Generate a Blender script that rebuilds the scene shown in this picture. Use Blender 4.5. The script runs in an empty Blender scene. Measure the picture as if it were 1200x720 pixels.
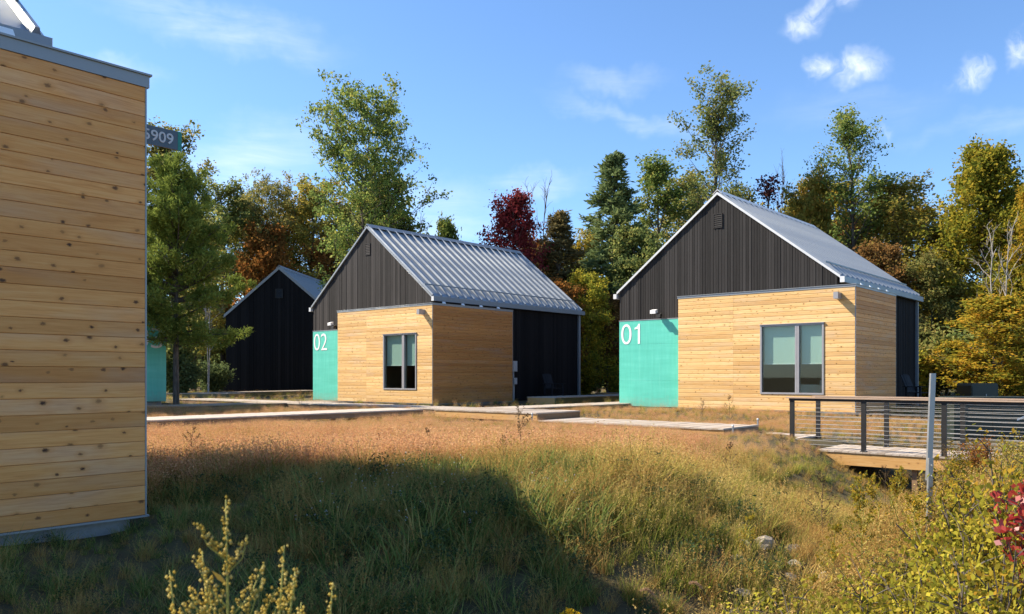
import bpy, bmesh, math, random
import numpy as np
from mathutils import Vector, Matrix

R = math.radians
sc = bpy.context.scene
col = sc.collection
rnd = random.Random(7)

# ---------------------------------------------------------------- camera
CH = 1.5                                   # camera height; all heights below are given relative to the lens and lifted by CH
cam_data = bpy.data.cameras.new('camera')
cam = bpy.data.objects.new('camera', cam_data)
col.objects.link(cam)
cam.location = (0, 0, CH)
cam.rotation_euler = (R(90), 0, 0)
cam_data.sensor_width = 36
cam_data.lens = 28.55
cam_data.shift_y = 0.0678
cam_data.clip_start = 0.05
cam_data.clip_end = 3000
cam_data.dof.use_dof = True
cam_data.dof.focus_distance = 20
cam_data.dof.aperture_fstop = 9
sc.camera = cam

# ---------------------------------------------------------------- light
SUN_DIR = Vector((-0.697, 0.188, 0.692)).normalized()      # towards the sun
sun_el = math.asin(SUN_DIR.z)
sun_rot = math.atan2(SUN_DIR.x, SUN_DIR.y) % (2 * math.pi)
sd = bpy.data.lights.new('sun', 'SUN')
sd.energy = 4.9
sd.angle = R(0.5)
sd.color = (1.0, 0.90, 0.74)
so = bpy.data.objects.new('sun', sd)
col.objects.link(so)
so.location = (-30, 8, 40)
so.rotation_euler = (-SUN_DIR).to_track_quat('-Z', 'Y').to_euler()

world = bpy.data.worlds.new('World')
sc.world = world
world.use_nodes = True


class NT:
    """small helper round a node tree"""
    def __init__(s, tree):
        s.t = tree
        tree.nodes.clear()

    def n(s, typ, ins=None, **props):
        nd = s.t.nodes.new(typ)
        for k, v in props.items():
            setattr(nd, k, v)
        for k, v in (ins or {}).items():
            s.set(nd, k, v)
        return nd

    def set(s, nd, k, v):
        sock = nd.inputs[k]
        if isinstance(v, bpy.types.NodeSocket):
            s.t.links.new(v, sock)
        elif isinstance(v, bpy.types.Node):
            s.t.links.new(v.outputs[0], sock)
        else:
            sock.default_value = v

    def math(s, op, a, b=0.0, c=None, clamp=False):
        nd = s.n('ShaderNodeMath', operation=op, use_clamp=clamp)
        s.set(nd, 0, a)
        s.set(nd, 1, b)
        if c is not None:
            s.set(nd, 2, c)
        return nd.outputs[0]

    def mix(s, f, a, b, blend='MIX'):
        nd = s.n('ShaderNodeMix', data_type='RGBA', blend_type=blend)
        s.set(nd, 0, f)
        s.set(nd, 6, a)
        s.set(nd, 7, b)
        return nd.outputs[2]

    def ramp(s, f, stops, interp='LINEAR'):
        nd = s.n('ShaderNodeValToRGB')
        cr = nd.color_ramp
        cr.interpolation = interp
        while len(cr.elements) > 1:
            cr.elements.remove(cr.elements[-1])
        cr.elements[0].position = stops[0][0]
        cr.elements[0].color = c4(stops[0][1])
        for p, c in stops[1:]:
            e = cr.elements.new(p)
            e.color = c4(c)
        s.set(nd, 0, f)
        return nd.outputs[0]

    def noise(s, vec, scale, detail=3.0, rough=0.55, dist=0.0):
        nd = s.n('ShaderNodeTexNoise', {'Scale': scale, 'Detail': detail, 'Roughness': rough, 'Distortion': dist})
        if vec is not None:
            s.set(nd, 'Vector', vec)
        return nd.outputs['Fac']

    def mapping(s, vec, loc=(0, 0, 0), scale=(1, 1, 1)):
        nd = s.n('ShaderNodeMapping', {'Location': loc, 'Scale': scale})
        s.set(nd, 'Vector', vec)
        return nd.outputs[0]


def c4(c):
    if isinstance(c, (int, float)):
        return (c, c, c, 1)
    return (*c[:3], 1)


w = NT(world.node_tree)
SKY_STRENGTH = 0.088
sky = w.n('ShaderNodeTexSky', sky_type='NISHITA')
sky.sun_disc = False
sky.sun_elevation = sun_el
sky.sun_rotation = sun_rot
sky.altitude = 200
sky.air_density = 1.0
sky.dust_density = 0.25
sky.ozone_density = 2.5
tc = w.n('ShaderNodeTexCoord').outputs['Generated']


def sky_dir(x, z):
    v = Vector((x, 1, z)).normalized()
    return tuple(v)


# cumulus scraps and thin cirrus: soft patches on the sky sphere broken up by noise
warp = w.n('ShaderNodeTexNoise', {'Vector': tc, 'Scale': 14.0, 'Detail': 4.0, 'Roughness': 0.6})
wv = w.n('ShaderNodeVectorMath', {0: warp.outputs['Color'], 1: (0.5, 0.5, 0.5)}, operation='SUBTRACT').outputs[0]
wv = w.n('ShaderNodeVectorMath', {0: wv, 'Scale': 0.07}, operation='SCALE').outputs[0]
wd = w.n('ShaderNodeVectorMath', {0: tc, 1: wv}, operation='ADD').outputs[0]


def patch(x, z, rx, rz, gain, tilt=0.0):
    cdir = sky_dir(x, z)
    d = w.n('ShaderNodeVectorMath', {0: wd, 1: cdir}, operation='SUBTRACT').outputs[0]
    rt = w.n('ShaderNodeVectorRotate', {'Vector': d, 'Axis': (0, 1, 0), 'Angle': tilt}, rotation_type='AXIS_ANGLE').outputs[0]
    s_ = w.n('ShaderNodeVectorMath', {0: rt, 1: (1 / rx, 1 / rx, 1 / rz)}, operation='MULTIPLY').outputs[0]
    l = w.n('ShaderNodeVectorMath', {0: s_}, operation='LENGTH').outputs['Value']
    f = w.n('ShaderNodeMapRange', {'Value': l, 'From Min': 0.0, 'From Max': 1.0, 'To Min': gain, 'To Max': 0.0}, interpolation_type='SMOOTHSTEP')
    return f.outputs[0]


puffs = None
for a in [(0.368, 0.440, .036, .026, .95, .5), (0.415, 0.458, .022, .020, .45, -.6), (0.378, 0.376, .024, .020, .95, 0), (0.424, 0.372, .034, .023, .95, .2),
          (0.455, 0.305, .014, .013, .5, -.5), (0.567, 0.366, .026, .020, .9, -.7), (0.636, 0.402, .022, .020, .8, 0), (0.545, 0.358, .014, .010, .4, 0),
          (-1.1, 0.42, .16, .06, .9, .2), (1.3, 0.35, .14, .06, .9, 0), (1.05, 0.55, .10, .05, .8, 0), (-1.6, 0.7, .15, .07, .8, 0)]:
    p = patch(*a)
    puffs = p if puffs is None else w.math('MAXIMUM', puffs, p)
pn = w.noise(wd, 24.0, 6.0, 0.60, 0.6)
puff = w.math('MULTIPLY', puffs, w.n('ShaderNodeMapRange', {'Value': pn, 'From Min': 0.36, 'From Max': 0.66, 'To Min': .05, 'To Max': 1.15}).outputs[0])
puff = w.math('MULTIPLY', puff, 0.95, clamp=True)
wisps = None
for a in [(-0.36, 0.435, .17, .032, .42, -.12), (-0.47, 0.375, .06, .018, .3, 0), (0.12, 0.362, .09, .02, .30, 0), (0.15, 0.318, .14, .018, .34, -.22), (0.03, 0.237, .08, .022, .36, 0),
          (-0.33, 0.262, .16, .06, .45, .25), (-0.40, 0.205, .20, .06, .42, 0), (-0.10, 0.195, .14, .06, .42, 0), (0.42, 0.33, .12, .03, .16, 0),
          (0.60, 0.31, .14, .02, .2, 0)]:
    p = patch(*a)
    wisps = p if wisps is None else w.math('MAXIMUM', wisps, p)
sm = w.mapping(tc, scale=(5, 5, 26))
wn = w.noise(sm, 2.2, 5.0, 0.6, 0.4)
wisps = w.math('MULTIPLY', wisps, 0.6)
wisp = w.math('MULTIPLY', wisps, w.n('ShaderNodeMapRange', {'Value': wn, 'From Min': 0.30, 'From Max': 0.68, 'To Min': .25, 'To Max': 1.3}).outputs[0])
cloud = w.math('ADD', puff, wisp, clamp=True)
skyc = w.mix(1.0, sky.outputs[0], (0.80, 0.98, 1.16, 1), 'MULTIPLY')
skyc = w.mix(cloud, skyc, (6.6, 6.9, 7.4, 1))
bg = w.n('ShaderNodeBackground', {'Color': skyc, 'Strength': SKY_STRENGTH})
wo = w.n('ShaderNodeOutputWorld', {'Surface': bg.outputs[0]})

sc.view_settings.view_transform = 'Standard'
sc.view_settings.look = 'None'
sc.view_settings.gamma = 1
sc.view_settings.exposure = 1.22
sc.render.engine = 'CYCLES'
sc.cycles.max_bounces = 8
sc.cycles.diffuse_bounces = 4
sc.cycles.transparent_max_bounces = 8


# ---------------------------------------------------------------- helpers
def tag(o, label=None, cat=None, group=None, kind=None):
    if label:
        o['label'] = label
    if cat:
        o['category'] = cat
    if group:
        o['group'] = group
    if kind:
        o['kind'] = kind
    return o


def link(o, parent=None):
    col.objects.link(o)
    if parent is not None:
        o.parent = parent
    return o


def empty(name, loc, rz=0.0, label=None, cat=None, group=None):
    o = bpy.data.objects.new(name, None)
    o.empty_display_size = 0.2
    link(o)
    o.location = loc
    o.rotation_euler = (0, 0, rz)
    return tag(o, label, cat, group)


class MB:
    """collects simple solids and links them as one mesh object"""
    def __init__(s, fx=1, fy=1):
        s.v, s.f, s.fx, s.fy = [], [], fx, fy

    def add(s, vs, fs):
        b = len(s.v)
        s.v += [(x * s.fx, y * s.fy, z) for x, y, z in vs]
        s.f += [tuple(i + b for i in f) for f in fs]
        return s

    def box(s, x0, x1, y0, y1, z0, z1):
        return s.add([(x0, y0, z0), (x1, y0, z0), (x1, y1, z0), (x0, y1, z0), (x0, y0, z1), (x1, y0, z1), (x1, y1, z1), (x0, y1, z1)],
                     [(0, 3, 2, 1), (4, 5, 6, 7), (0, 1, 5, 4), (1, 2, 6, 5), (2, 3, 7, 6), (3, 0, 4, 7)])

    def prism(s, pts, axis, a0, a1):
        """polygon pts extruded along axis ('x','y','z') from a0 to a1"""
        n = len(pts)
        def P(p, a):
            return (a, p[0], p[1]) if axis == 'x' else (p[0], a, p[1]) if axis == 'y' else (p[0], p[1], a)
        vs = [P(p, a0) for p in pts] + [P(p, a1) for p in pts]
        fs = [tuple(range(n))[::-1], tuple(range(n, 2 * n))] + [(i, (i + 1) % n, n + (i + 1) % n, n + i) for i in range(n)]
        return s.add(vs, fs)

    def tube(s, pts, radii, sides=8, cap=True):
        v, f = tube(pts, radii, sides, cap)
        return s.add(v, f)

    def mesh(s, name, mat=None, smooth=False):
        me = bpy.data.meshes.new(name)
        me.from_pydata(s.v, [], s.f)
        bm = bmesh.new()
        bm.from_mesh(me)
        bmesh.ops.recalc_face_normals(bm, faces=bm.faces)
        bm.to_mesh(me)
        bm.free()
        if mat:
            me.materials.append(mat)
        if smooth:
            me.polygons.foreach_set('use_smooth', [True] * len(me.polygons))
        return me

    def build(s, name, mat=None, parent=None, smooth=False, loc=None, rot=None):
        o = bpy.data.objects.new(name, s.mesh(name, mat, smooth))
        if loc:
            o.location = loc
        if rot:
            o.rotation_euler = rot
        return link(o, parent)


def tube(pts, radii, sides=6, cap=True):
    pts = [Vector(p) for p in pts]
    if not hasattr(radii, '__len__'):
        radii = [radii] * len(pts)
    vs, fs = [], []
    ref = Vector((0.13, 0.31, 0.94))
    for i, p in enumerate(pts):
        t = (pts[min(i + 1, len(pts) - 1)] - pts[max(i - 1, 0)]).normalized()
        a = t.cross(ref)
        if a.length < 1e-3:
            a = t.cross(Vector((1, 0, 0)))
        a.normalize()
        b = t.cross(a)
        for k in range(sides):
            an = 2 * math.pi * k / sides
            q = p + (a * math.cos(an) + b * math.sin(an)) * radii[i]
            vs.append((q.x, q.y, q.z))
    for i in range(len(pts) - 1):
        for k in range(sides):
            k2 = (k + 1) % sides
            fs.append((i * sides + k, i * sides + k2, (i + 1) * sides + k2, (i + 1) * sides + k))
    if cap:
        fs.append(tuple(range(sides))[::-1])
        fs.append(tuple((len(pts) - 1) * sides + k for k in range(sides)))
    return vs, fs


def quads_mesh(name, V, mat=None):
    """V (n,k,3): n separate k-gons"""
    V = np.asarray(V, np.float32)
    n, k = V.shape[:2]
    me = bpy.data.meshes.new(name)
    me.vertices.add(n * k)
    me.vertices.foreach_set('co', V.reshape(-1))
    me.loops.add(n * k)
    me.loops.foreach_set('vertex_index', np.arange(n * k, dtype=np.int32))
    me.polygons.add(n)
    me.polygons.foreach_set('loop_start', np.arange(0, n * k, k, dtype=np.int32))
    me.update(calc_edges=True)
    if mat:
        me.materials.append(mat)
    return me


def grid_mesh(name, V, F, mat=None):
    """V (n,3), F (m,4) quads"""
    V = np.asarray(V, np.float32)
    F = np.asarray(F, np.int32)
    me = bpy.data.meshes.new(name)
    me.vertices.add(len(V))
    me.vertices.foreach_set('co', V.reshape(-1))
    me.loops.add(F.size)
    me.loops.foreach_set('vertex_index', F.reshape(-1))
    me.polygons.add(len(F))
    me.polygons.foreach_set('loop_start', np.arange(0, F.size, F.shape[1], dtype=np.int32))
    me.update(calc_edges=True)
    if mat:
        me.materials.append(mat)
    return me


def text_mesh(name, body, height, mat, parent, loc, rot, width=None, depth=0.004, bold=0.0):
    cu = bpy.data.curves.new(name, 'FONT')
    cu.body = body
    cu.extrude = depth
    cu.offset = bold
    tmp = bpy.data.objects.new(name, cu)
    col.objects.link(tmp)
    bpy.context.view_layer.update()
    me = bpy.data.meshes.new_from_object(tmp.evaluated_get(bpy.context.evaluated_depsgraph_get()))
    col.objects.unlink(tmp)
    bpy.data.objects.remove(tmp)
    co = np.empty(len(me.vertices) * 3, np.float32)
    me.vertices.foreach_get('co', co)
    co = co.reshape(-1, 3)
    lo, hi = co.min(0), co.max(0)
    s_ = height / (hi[1] - lo[1])
    sx = s_ if width is None else width / (hi[0] - lo[0])
    co[:, 0] = (co[:, 0] - lo[0]) * sx
    co[:, 1] = (co[:, 1] - lo[1]) * s_
    me.vertices.foreach_set('co', co.reshape(-1))
    me.update()
    me.materials.clear()
    me.materials.append(mat)
    o = bpy.data.objects.new(name, me)
    o.location = loc
    o.rotation_euler = rot
    return link(o, parent)


# ---------------------------------------------------------------- materials
def new_mat(name):
    m = bpy.data.materials.new(name)
    m.use_nodes = True
    return m, NT(m.node_tree)


def finish(t, color, rough=0.6, metal=0.0, bump=None, bump_strength=0.3, bump_dist=0.01, spec=0.5, **kw):
    b = t.n('ShaderNodeBsdfPrincipled', {'Metallic': metal, 'Specular IOR Level': spec})
    t.set(b, 'Base Color', c4(color) if not isinstance(color, (bpy.types.NodeSocket, bpy.types.Node)) else color)
    t.set(b, 'Roughness', rough)
    for k, v in kw.items():
        t.set(b, k.replace('_', ' '), v)
    if bump is not None:
        bp = t.n('ShaderNodeBump', {'Height': bump, 'Strength': bump_strength, 'Distance': bump_dist})
        t.set(b, 'Normal', bp.outputs[0])
    t.n('ShaderNodeOutputMaterial', {'Surface': b.outputs[0]})
    return b


def m_wood(name, base, dark, light, knot, grey=0.0, knots=True):
    """boards: x runs along the grain in object space, every board shifted by its own random number"""
    m, t = new_mat(name)
    oc = t.n('ShaderNodeTexCoord').outputs['Object']
    oi = t.n('ShaderNodeObjectInfo').outputs['Random']
    sh = t.n('ShaderNodeCombineXYZ', {0: t.math('MULTIPLY', oi, 91.0), 1: t.math('MULTIPLY', oi, 37.0), 2: t.math('MULTIPLY', oi, 53.0)}).outputs[0]
    v = t.n('ShaderNodeVectorMath', {0: oc, 1: sh}, operation='ADD').outputs[0]
    g1 = t.noise(t.mapping(v, scale=(0.55, 9, 9)), 3.0, 5, .6, 1.2)
    g2 = t.noise(t.mapping(v, scale=(1.5, 60, 60)), 3.0, 3, .6)
    big = t.noise(t.mapping(v, scale=(0.5, 2, 2)), 1.3, 2)
    f = t.math('ADD', t.math('MULTIPLY', g1, 0.65), t.math('MULTIPLY', g2, 0.35))
    c = t.ramp(f, [(0.28, dark), (0.5, base), (0.72, light)])
    tint = t.ramp(oi, [(0, (0.82, 0.75, 0.67)), (0.3, (0.94, 0.91, 0.87)), (0.6, (1.02, 1.0, 0.97)), (1, (1.16, 1.17, 1.2))])
    c = t.mix(1.0, c, tint, 'MULTIPLY')
    c = t.mix(t.math('MULTIPLY', big, 0.6), c, t.mix(1.0, c, (0.80, 0.62, 0.44, 1), 'MULTIPLY'))
    fade = t.noise(t.mapping(v, scale=(.7, 3, 3)), 1.0, 3)
    c = t.mix(t.n('ShaderNodeMapRange', {'Value': fade, 'From Min': .5, 'From Max': .8, 'To Min': 0.0, 'To Max': .35}).outputs[0], c, t.mix(1.0, t.n('ShaderNodeRGBToBW', {0: c}).outputs[0], (1.12, 0.98, 0.86, 1), 'MULTIPLY'))
    rough = 0.62
    if knots:
        sp = t.n('ShaderNodeSeparateXYZ', {0: v})
        kv = t.n('ShaderNodeCombineXYZ', {0: t.math('MULTIPLY', sp.outputs[0], 4.6), 1: t.math('MULTIPLY', sp.outputs[2], 7.0)}).outputs[0]
        vo = t.n('ShaderNodeTexVoronoi', {'Vector': kv, 'Scale': 1.0, 'Randomness': 1.0}, voronoi_dimensions='2D')
        cs = t.n('ShaderNodeSeparateColor', {0: vo.outputs['Color']})
        pick = t.math('GREATER_THAN', cs.outputs[0], 0.5)
        wob = t.noise(t.mapping(v, scale=(22, 50, 50)), 2.0, 4, .7)
        sz = t.math('MULTIPLY_ADD', cs.outputs[1], 0.85, 0.42)
        d = t.math('DIVIDE', t.math('ADD', vo.outputs['Distance'], t.math('MULTIPLY', t.math('SUBTRACT', wob, 0.5), 0.24)), sz)
        k = t.n('ShaderNodeMapRange', {'Value': d, 'From Min': 0.055, 'From Max': 0.125, 'To Min': 1.0, 'To Max': 0.0}).outputs[0]
        halo = t.n('ShaderNodeMapRange', {'Value': d, 'From Min': 0.08, 'From Max': 0.34, 'To Min': 0.55, 'To Max': 0.0}).outputs[0]
        c = t.mix(t.math('MULTIPLY', halo, pick), c, c4(dark))
        c = t.mix(t.math('MULTIPLY', t.math('MULTIPLY', k, pick), t.math('MULTIPLY_ADD', cs.outputs[2], .6, .4)), c, c4(knot))
    if grey:
        c = t.mix(grey, c, (0.30, 0.28, 0.26, 1))
    finish(t, c, rough, bump=f, bump_strength=0.25, bump_dist=0.004, spec=0.3)
    return m


M = {}
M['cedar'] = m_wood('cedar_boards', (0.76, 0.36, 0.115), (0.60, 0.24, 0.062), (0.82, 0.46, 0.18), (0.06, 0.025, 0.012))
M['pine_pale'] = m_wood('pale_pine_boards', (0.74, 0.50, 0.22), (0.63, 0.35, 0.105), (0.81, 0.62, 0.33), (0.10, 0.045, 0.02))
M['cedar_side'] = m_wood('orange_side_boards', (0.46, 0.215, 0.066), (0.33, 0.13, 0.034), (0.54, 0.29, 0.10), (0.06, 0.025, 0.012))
M['joist'] = m_wood('new_joist_timber', (0.58, 0.36, 0.14), (0.42, 0.22, 0.07), (0.66, 0.46, 0.22), (0.2, 0.1, 0.04))
M['deck'] = m_wood('weathered_deck_boards', (0.43, 0.385, 0.335), (0.29, 0.245, 0.20), (0.53, 0.49, 0.44), (0.12, 0.09, 0.07), knots=False)
M['rail_wood'] = m_wood('rail_cap_timber', (0.44, 0.33, 0.25), (0.30, 0.21, 0.15), (0.52, 0.42, 0.34), (0.15, 0.09, 0.06), knots=False)
M['mossy'] = m_wood('mossy_treated_timber', (0.16, 0.155, 0.065), (0.09, 0.085, 0.035), (0.22, 0.20, 0.10), (0.05, 0.04, 0.02), knots=False)
M['brown_rim'] = m_wood('brown_and_shaded_timber', (0.22, 0.145, 0.085), (0.13, 0.08, 0.045), (0.29, 0.20, 0.13), (0.05, 0.03, 0.02), knots=False)  # plain brown timber; on unlit deck sides it carries their shade in its colour


def m_siding(name, lo, hi, board):
    m, t = new_mat(name)
    oc = t.n('ShaderNodeTexCoord').outputs['Object']
    ri = t.n('ShaderNodeNewGeometry').outputs['Random Per Island']
    sh = t.n('ShaderNodeCombineXYZ', {2: t.math('MULTIPLY', ri, 60.0)}).outputs[0]
    v = t.n('ShaderNodeVectorMath', {0: oc, 1: sh}, operation='ADD').outputs[0]
    g = t.noise(t.mapping(v, scale=(40, 40, 1.0)), 2.0, 4, .65)
    big = t.noise(t.mapping(v, scale=(1.2, 1.2, .5)), 1.0, 3)
    f = t.math('ADD', t.math('MULTIPLY', g, .45), t.math('ADD', t.math('MULTIPLY', ri, .35), t.math('MULTIPLY', big, .25)))
    c = t.ramp(f, [(0.25, lo), (0.8, hi)])
    finish(t, c, 0.8, bump=g, bump_strength=0.3, bump_dist=0.004, spec=0.12)
    return m


M['siding1'] = m_siding('black_stained_fine_boards', (0.0155, 0.0145, 0.0142), (0.053, 0.049, 0.0475), .09)
M['siding2'] = m_siding('weathered_black_boards', (0.017, 0.0158, 0.0152), (0.067, 0.060, 0.057), .14)
M['siding_dark'] = m_siding('black_boards', (0.005, 0.005, 0.006), (0.017, 0.016, 0.017), .14)


def m_plain(name, c, rough=0.5, metal=0.0, var=0.12, scale=3.0, spec=0.5, bump=0.0):
    m, t = new_mat(name)
    oc = t.n('ShaderNodeTexCoord').outputs['Object']
    n1 = t.noise(oc, scale, 4, .6)
    n2 = t.noise(oc, scale * 14, 2, .6)
    f = t.math('ADD', t.math('MULTIPLY', n1, .7), t.math('MULTIPLY', n2, .3))
    k = t.n('ShaderNodeMapRange', {'Value': f, 'From Min': .3, 'From Max': .7, 'To Min': 1 - var, 'To Max': 1 + var}).outputs[0]
    cc = t.n('ShaderNodeVectorMath', {0: c[:3], 'Scale': k}, operation='SCALE').outputs[0]
    r = t.n('ShaderNodeMapRange', {'Value': n1, 'From Min': .3, 'From Max': .7, 'To Min': max(0, rough - .08), 'To Max': rough + .08}).outputs[0]
    finish(t, cc, r, metal, bump=f if bump else None, bump_strength=bump, bump_dist=.01, spec=spec)
    return m


M['roof'] = m_plain('galvanised_roof_metal', (0.30, 0.32, 0.335), .36, .5, .05, 1.0)
M['trim'] = m_plain('grey_trim_metal', (0.27, 0.28, 0.29), .45, .3, .05, 1.5)
M['gutter'] = m_plain('blue_grey_gutter', (0.20, 0.235, 0.27), .45, .3, .06, 1.5)
M['white_trim'] = m_plain('pale_trim_metal', (0.62, 0.62, 0.62), .45, .1, .05, 1.5)
M['dark_metal'] = m_plain('black_powder_coat', (0.010, 0.009, 0.009), .6, 0, .15, 4)
M['galv'] = m_plain('galvanised_post', (0.36, 0.375, 0.39), .45, .7, .10, 9)
M['cable'] = m_plain('steel_cable', (0.62, 0.61, 0.58), .35, .6, .05, 9)
M['window_frame'] = m_plain('grey_window_frame', (0.33, 0.32, 0.33), .45, .2, .05, 3)
M['concrete'] = m_plain('concrete_plinth', (0.30, 0.30, 0.30), .85, 0, .22, 2.5, bump=.4)
M['white'] = m_plain('white_paint', (0.80, 0.80, 0.79), .5, 0, .03, 5)
M['sign_grey'] = m_plain('grey_sign_face', (0.075, 0.105, 0.135), .45, 0, .05, 5)
M['sign_text'] = m_plain('pale_grey_sign_lettering', (0.55, 0.56, 0.58), .5, 0, .03, 5)
M['sign_teal'] = m_plain('teal_sign_band', (0.01, 0.22, 0.17), .45, 0, .05, 5)
M['box_green'] = m_plain('dark_green_cabinet_paint', (0.014, 0.026, 0.025), .4, .1, .15, 3)
M['chair'] = m_plain('dark_blue_chair_plastic', (0.007, 0.008, 0.012), .85, 0, .1, 3)
M['meter'] = m_plain('pale_grey_meter_box', (0.42, 0.44, 0.47), .45, .2, .08, 5)
M['room'] = m_plain('dim_room_wall', (0.60, 0.44, 0.30), .8, 0, .1, 1)
M['bed'] = m_plain('pale_bed_linen', (0.62, 0.60, 0.55), .9, 0, .06, 6)
M['rock'] = m_plain('pale_limestone', (0.33, 0.275, 0.21), .9, 0, .35, 6, bump=.8)


def m_teal():
    m, t = new_mat('teal_sheet_metal')
    oc = t.n('ShaderNodeTexCoord').outputs['Object']
    n1 = t.noise(t.mapping(oc, scale=(.35, .35, 3.0)), 1.6, 4, .6)
    n2 = t.noise(t.mapping(oc, scale=(6, 6, .6)), 2.0, 3, .6)
    f = t.math('ADD', t.math('MULTIPLY', n1, .6), t.math('MULTIPLY', n2, .4))
    c = t.ramp(f, [(.3, (0.080, 0.46, 0.35)), (.55, (0.105, 0.535, 0.42)), (.75, (0.15, 0.60, 0.49))])
    z = t.n('ShaderNodeSeparateXYZ', {0: oc}).outputs[2]
    splash = t.math('ADD', z, t.math('MULTIPLY', t.math('SUBTRACT', t.noise(oc, 9.0, 5, .65), .5), .9))
    mud = t.n('ShaderNodeMapRange', {'Value': splash, 'From Min': -.05, 'From Max': .42, 'To Min': .45, 'To Max': 0.0}).outputs[0]
    c = t.mix(mud, c, (0.24, 0.30, 0.22, 1))
    streak = t.noise(t.mapping(oc, scale=(11, 11, .25)), 2.0, 3, .6)
    c = t.mix(t.n('ShaderNodeMapRange', {'Value': streak, 'From Min': .58, 'From Max': .75, 'To Min': 0.0, 'To Max': .22}).outputs[0], c, (0.24, 0.62, 0.52, 1))
    finish(t, c, .42, 0.0, spec=.5)
    return m


M['teal'] = m_teal()


def m_glass():
    m, t = new_mat('window_glass')
    bk = t.n('ShaderNodeNewGeometry').outputs['Backfacing']
    lw = t.math('MULTIPLY', t.n('ShaderNodeFresnel', {'IOR': 1.5}).outputs[0], t.math('SUBTRACT', 1.0, bk))
    tr = t.n('ShaderNodeBsdfTransparent', {'Color': (0.80, 0.87, 0.84, 1)})
    gl = t.n('ShaderNodeBsdfGlossy', {'Color': (0.95, 1, 0.98, 1), 'Roughness': 0.015})
    f = t.math('MULTIPLY', lw, 1.5, clamp=True)
    mx = t.n('ShaderNodeMixShader', {0: f, 1: tr.outputs[0], 2: gl.outputs[0]})
    t.n('ShaderNodeOutputMaterial', {'Surface': mx.outputs[0]})
    return m


M['glass'] = m_glass()


def m_blind():
    m, t = new_mat('pleated_blind')
    oc = t.n('ShaderNodeTexCoord').outputs['Object']
    z = t.n('ShaderNodeSeparateXYZ', {0: oc}).outputs[2]
    s_ = t.math('SINE', t.math('MULTIPLY', z, 300.0))
    c = t.mix(t.math('MULTIPLY_ADD', s_, .12, .5), (0.50, 0.58, 0.55, 1), (0.66, 0.74, 0.70, 1))
    finish(t, c, .8)
    return m


M['blind'] = m_blind()


def m_leaf(name, cols, trans=0.38, var=0.35, gloss=0.0):
    """leaves: every leaf its own tone out of cols, every plant shifted a little; light passes through"""
    m, t = new_mat(name)
    ri = t.n('ShaderNodeNewGeometry').outputs['Random Per Island']
    oi = t.n('ShaderNodeObjectInfo').outputs['Random']
    n = len(cols)
    oc = t.n('ShaderNodeTexCoord').outputs['Object']
    patchy = t.noise(oc, 0.9, 2)
    f = t.math('ADD', t.math('MULTIPLY', ri, .72), t.math('MULTIPLY_ADD', patchy, 0.9, -0.31), clamp=True)
    c = t.ramp(f, [(i / max(1, n - 1), k) for i, k in enumerate(cols)])
    k = t.math('MULTIPLY_ADD', oi, var, 1 - var / 2)
    c = t.n('ShaderNodeVectorMath', {0: c, 'Scale': k}, operation='SCALE').outputs[0]
    d = t.n('ShaderNodeBsdfDiffuse', {'Color': c})
    tl = t.n('ShaderNodeBsdfTranslucent', {'Color': c})
    mx = t.n('ShaderNodeMixShader', {0: trans, 1: d.outputs[0], 2: tl.outputs[0]})
    out = mx.outputs[0]
    if gloss:
        g = t.n('ShaderNodeBsdfGlossy', {'Color': (1, 1, 1, 1), 'Roughness': 0.4})
        out = t.n('ShaderNodeMixShader', {0: gloss, 1: out, 2: g.outputs[0]}).outputs[0]
    t.n('ShaderNodeOutputMaterial', {'Surface': out})
    return m


LEAF = {
    'pine': [(0.088, 0.122, 0.025), (0.169, 0.213, 0.043), (0.281, 0.312, 0.069)],
    'olive': [(0.114, 0.137, 0.040), (0.216, 0.229, 0.069), (0.343, 0.298, 0.091), (0.389, 0.240, 0.079)],
    'oliveg': [(0.088, 0.126, 0.039), (0.175, 0.220, 0.070), (0.275, 0.286, 0.088), (0.330, 0.264, 0.076)],
    'green': [(0.071, 0.116, 0.031), (0.127, 0.185, 0.046), (0.215, 0.253, 0.066), (0.331, 0.272, 0.059)],
    'dkgreen': [(0.078, 0.111, 0.050), (0.145, 0.189, 0.075), (0.211, 0.244, 0.089)],
    'yellowg': [(0.157, 0.180, 0.047), (0.306, 0.284, 0.064), (0.443, 0.348, 0.072), (0.421, 0.233, 0.064)],
    'yellow': [(0.112, 0.158, 0.028), (0.233, 0.242, 0.034), (0.392, 0.325, 0.041), (0.541, 0.372, 0.047)],
    'gold': [(0.118, 0.146, 0.024), (0.238, 0.218, 0.029), (0.423, 0.284, 0.033), (0.476, 0.238, 0.033)],
    'orange': [(0.111, 0.089, 0.026), (0.253, 0.119, 0.033), (0.402, 0.156, 0.039), (0.178, 0.133, 0.030)],
    'rust': [(0.125, 0.094, 0.037), (0.252, 0.137, 0.049), (0.336, 0.178, 0.059), (0.187, 0.178, 0.047)],
    'bronze': [(0.098, 0.087, 0.044), (0.167, 0.137, 0.058), (0.234, 0.167, 0.063)],
    'red': [(0.117, 0.018, 0.023), (0.221, 0.034, 0.039), (0.325, 0.058, 0.058), (0.195, 0.065, 0.039)],
    'redx': [(0.094, 0.010, 0.018), (0.200, 0.015, 0.027), (0.325, 0.027, 0.040), (0.138, 0.037, 0.025)],
    'purple': [(0.061, 0.022, 0.027), (0.115, 0.038, 0.041), (0.149, 0.061, 0.041)],
    'shrub': [(0.14, 0.16, 0.022), (0.31, 0.28, 0.034), (0.50, 0.42, 0.05), (0.42, 0.27, 0.06)],
    'creeper': [(0.25, 0.02, 0.022), (0.42, 0.045, 0.035), (0.48, 0.10, 0.06)],
}
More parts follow.
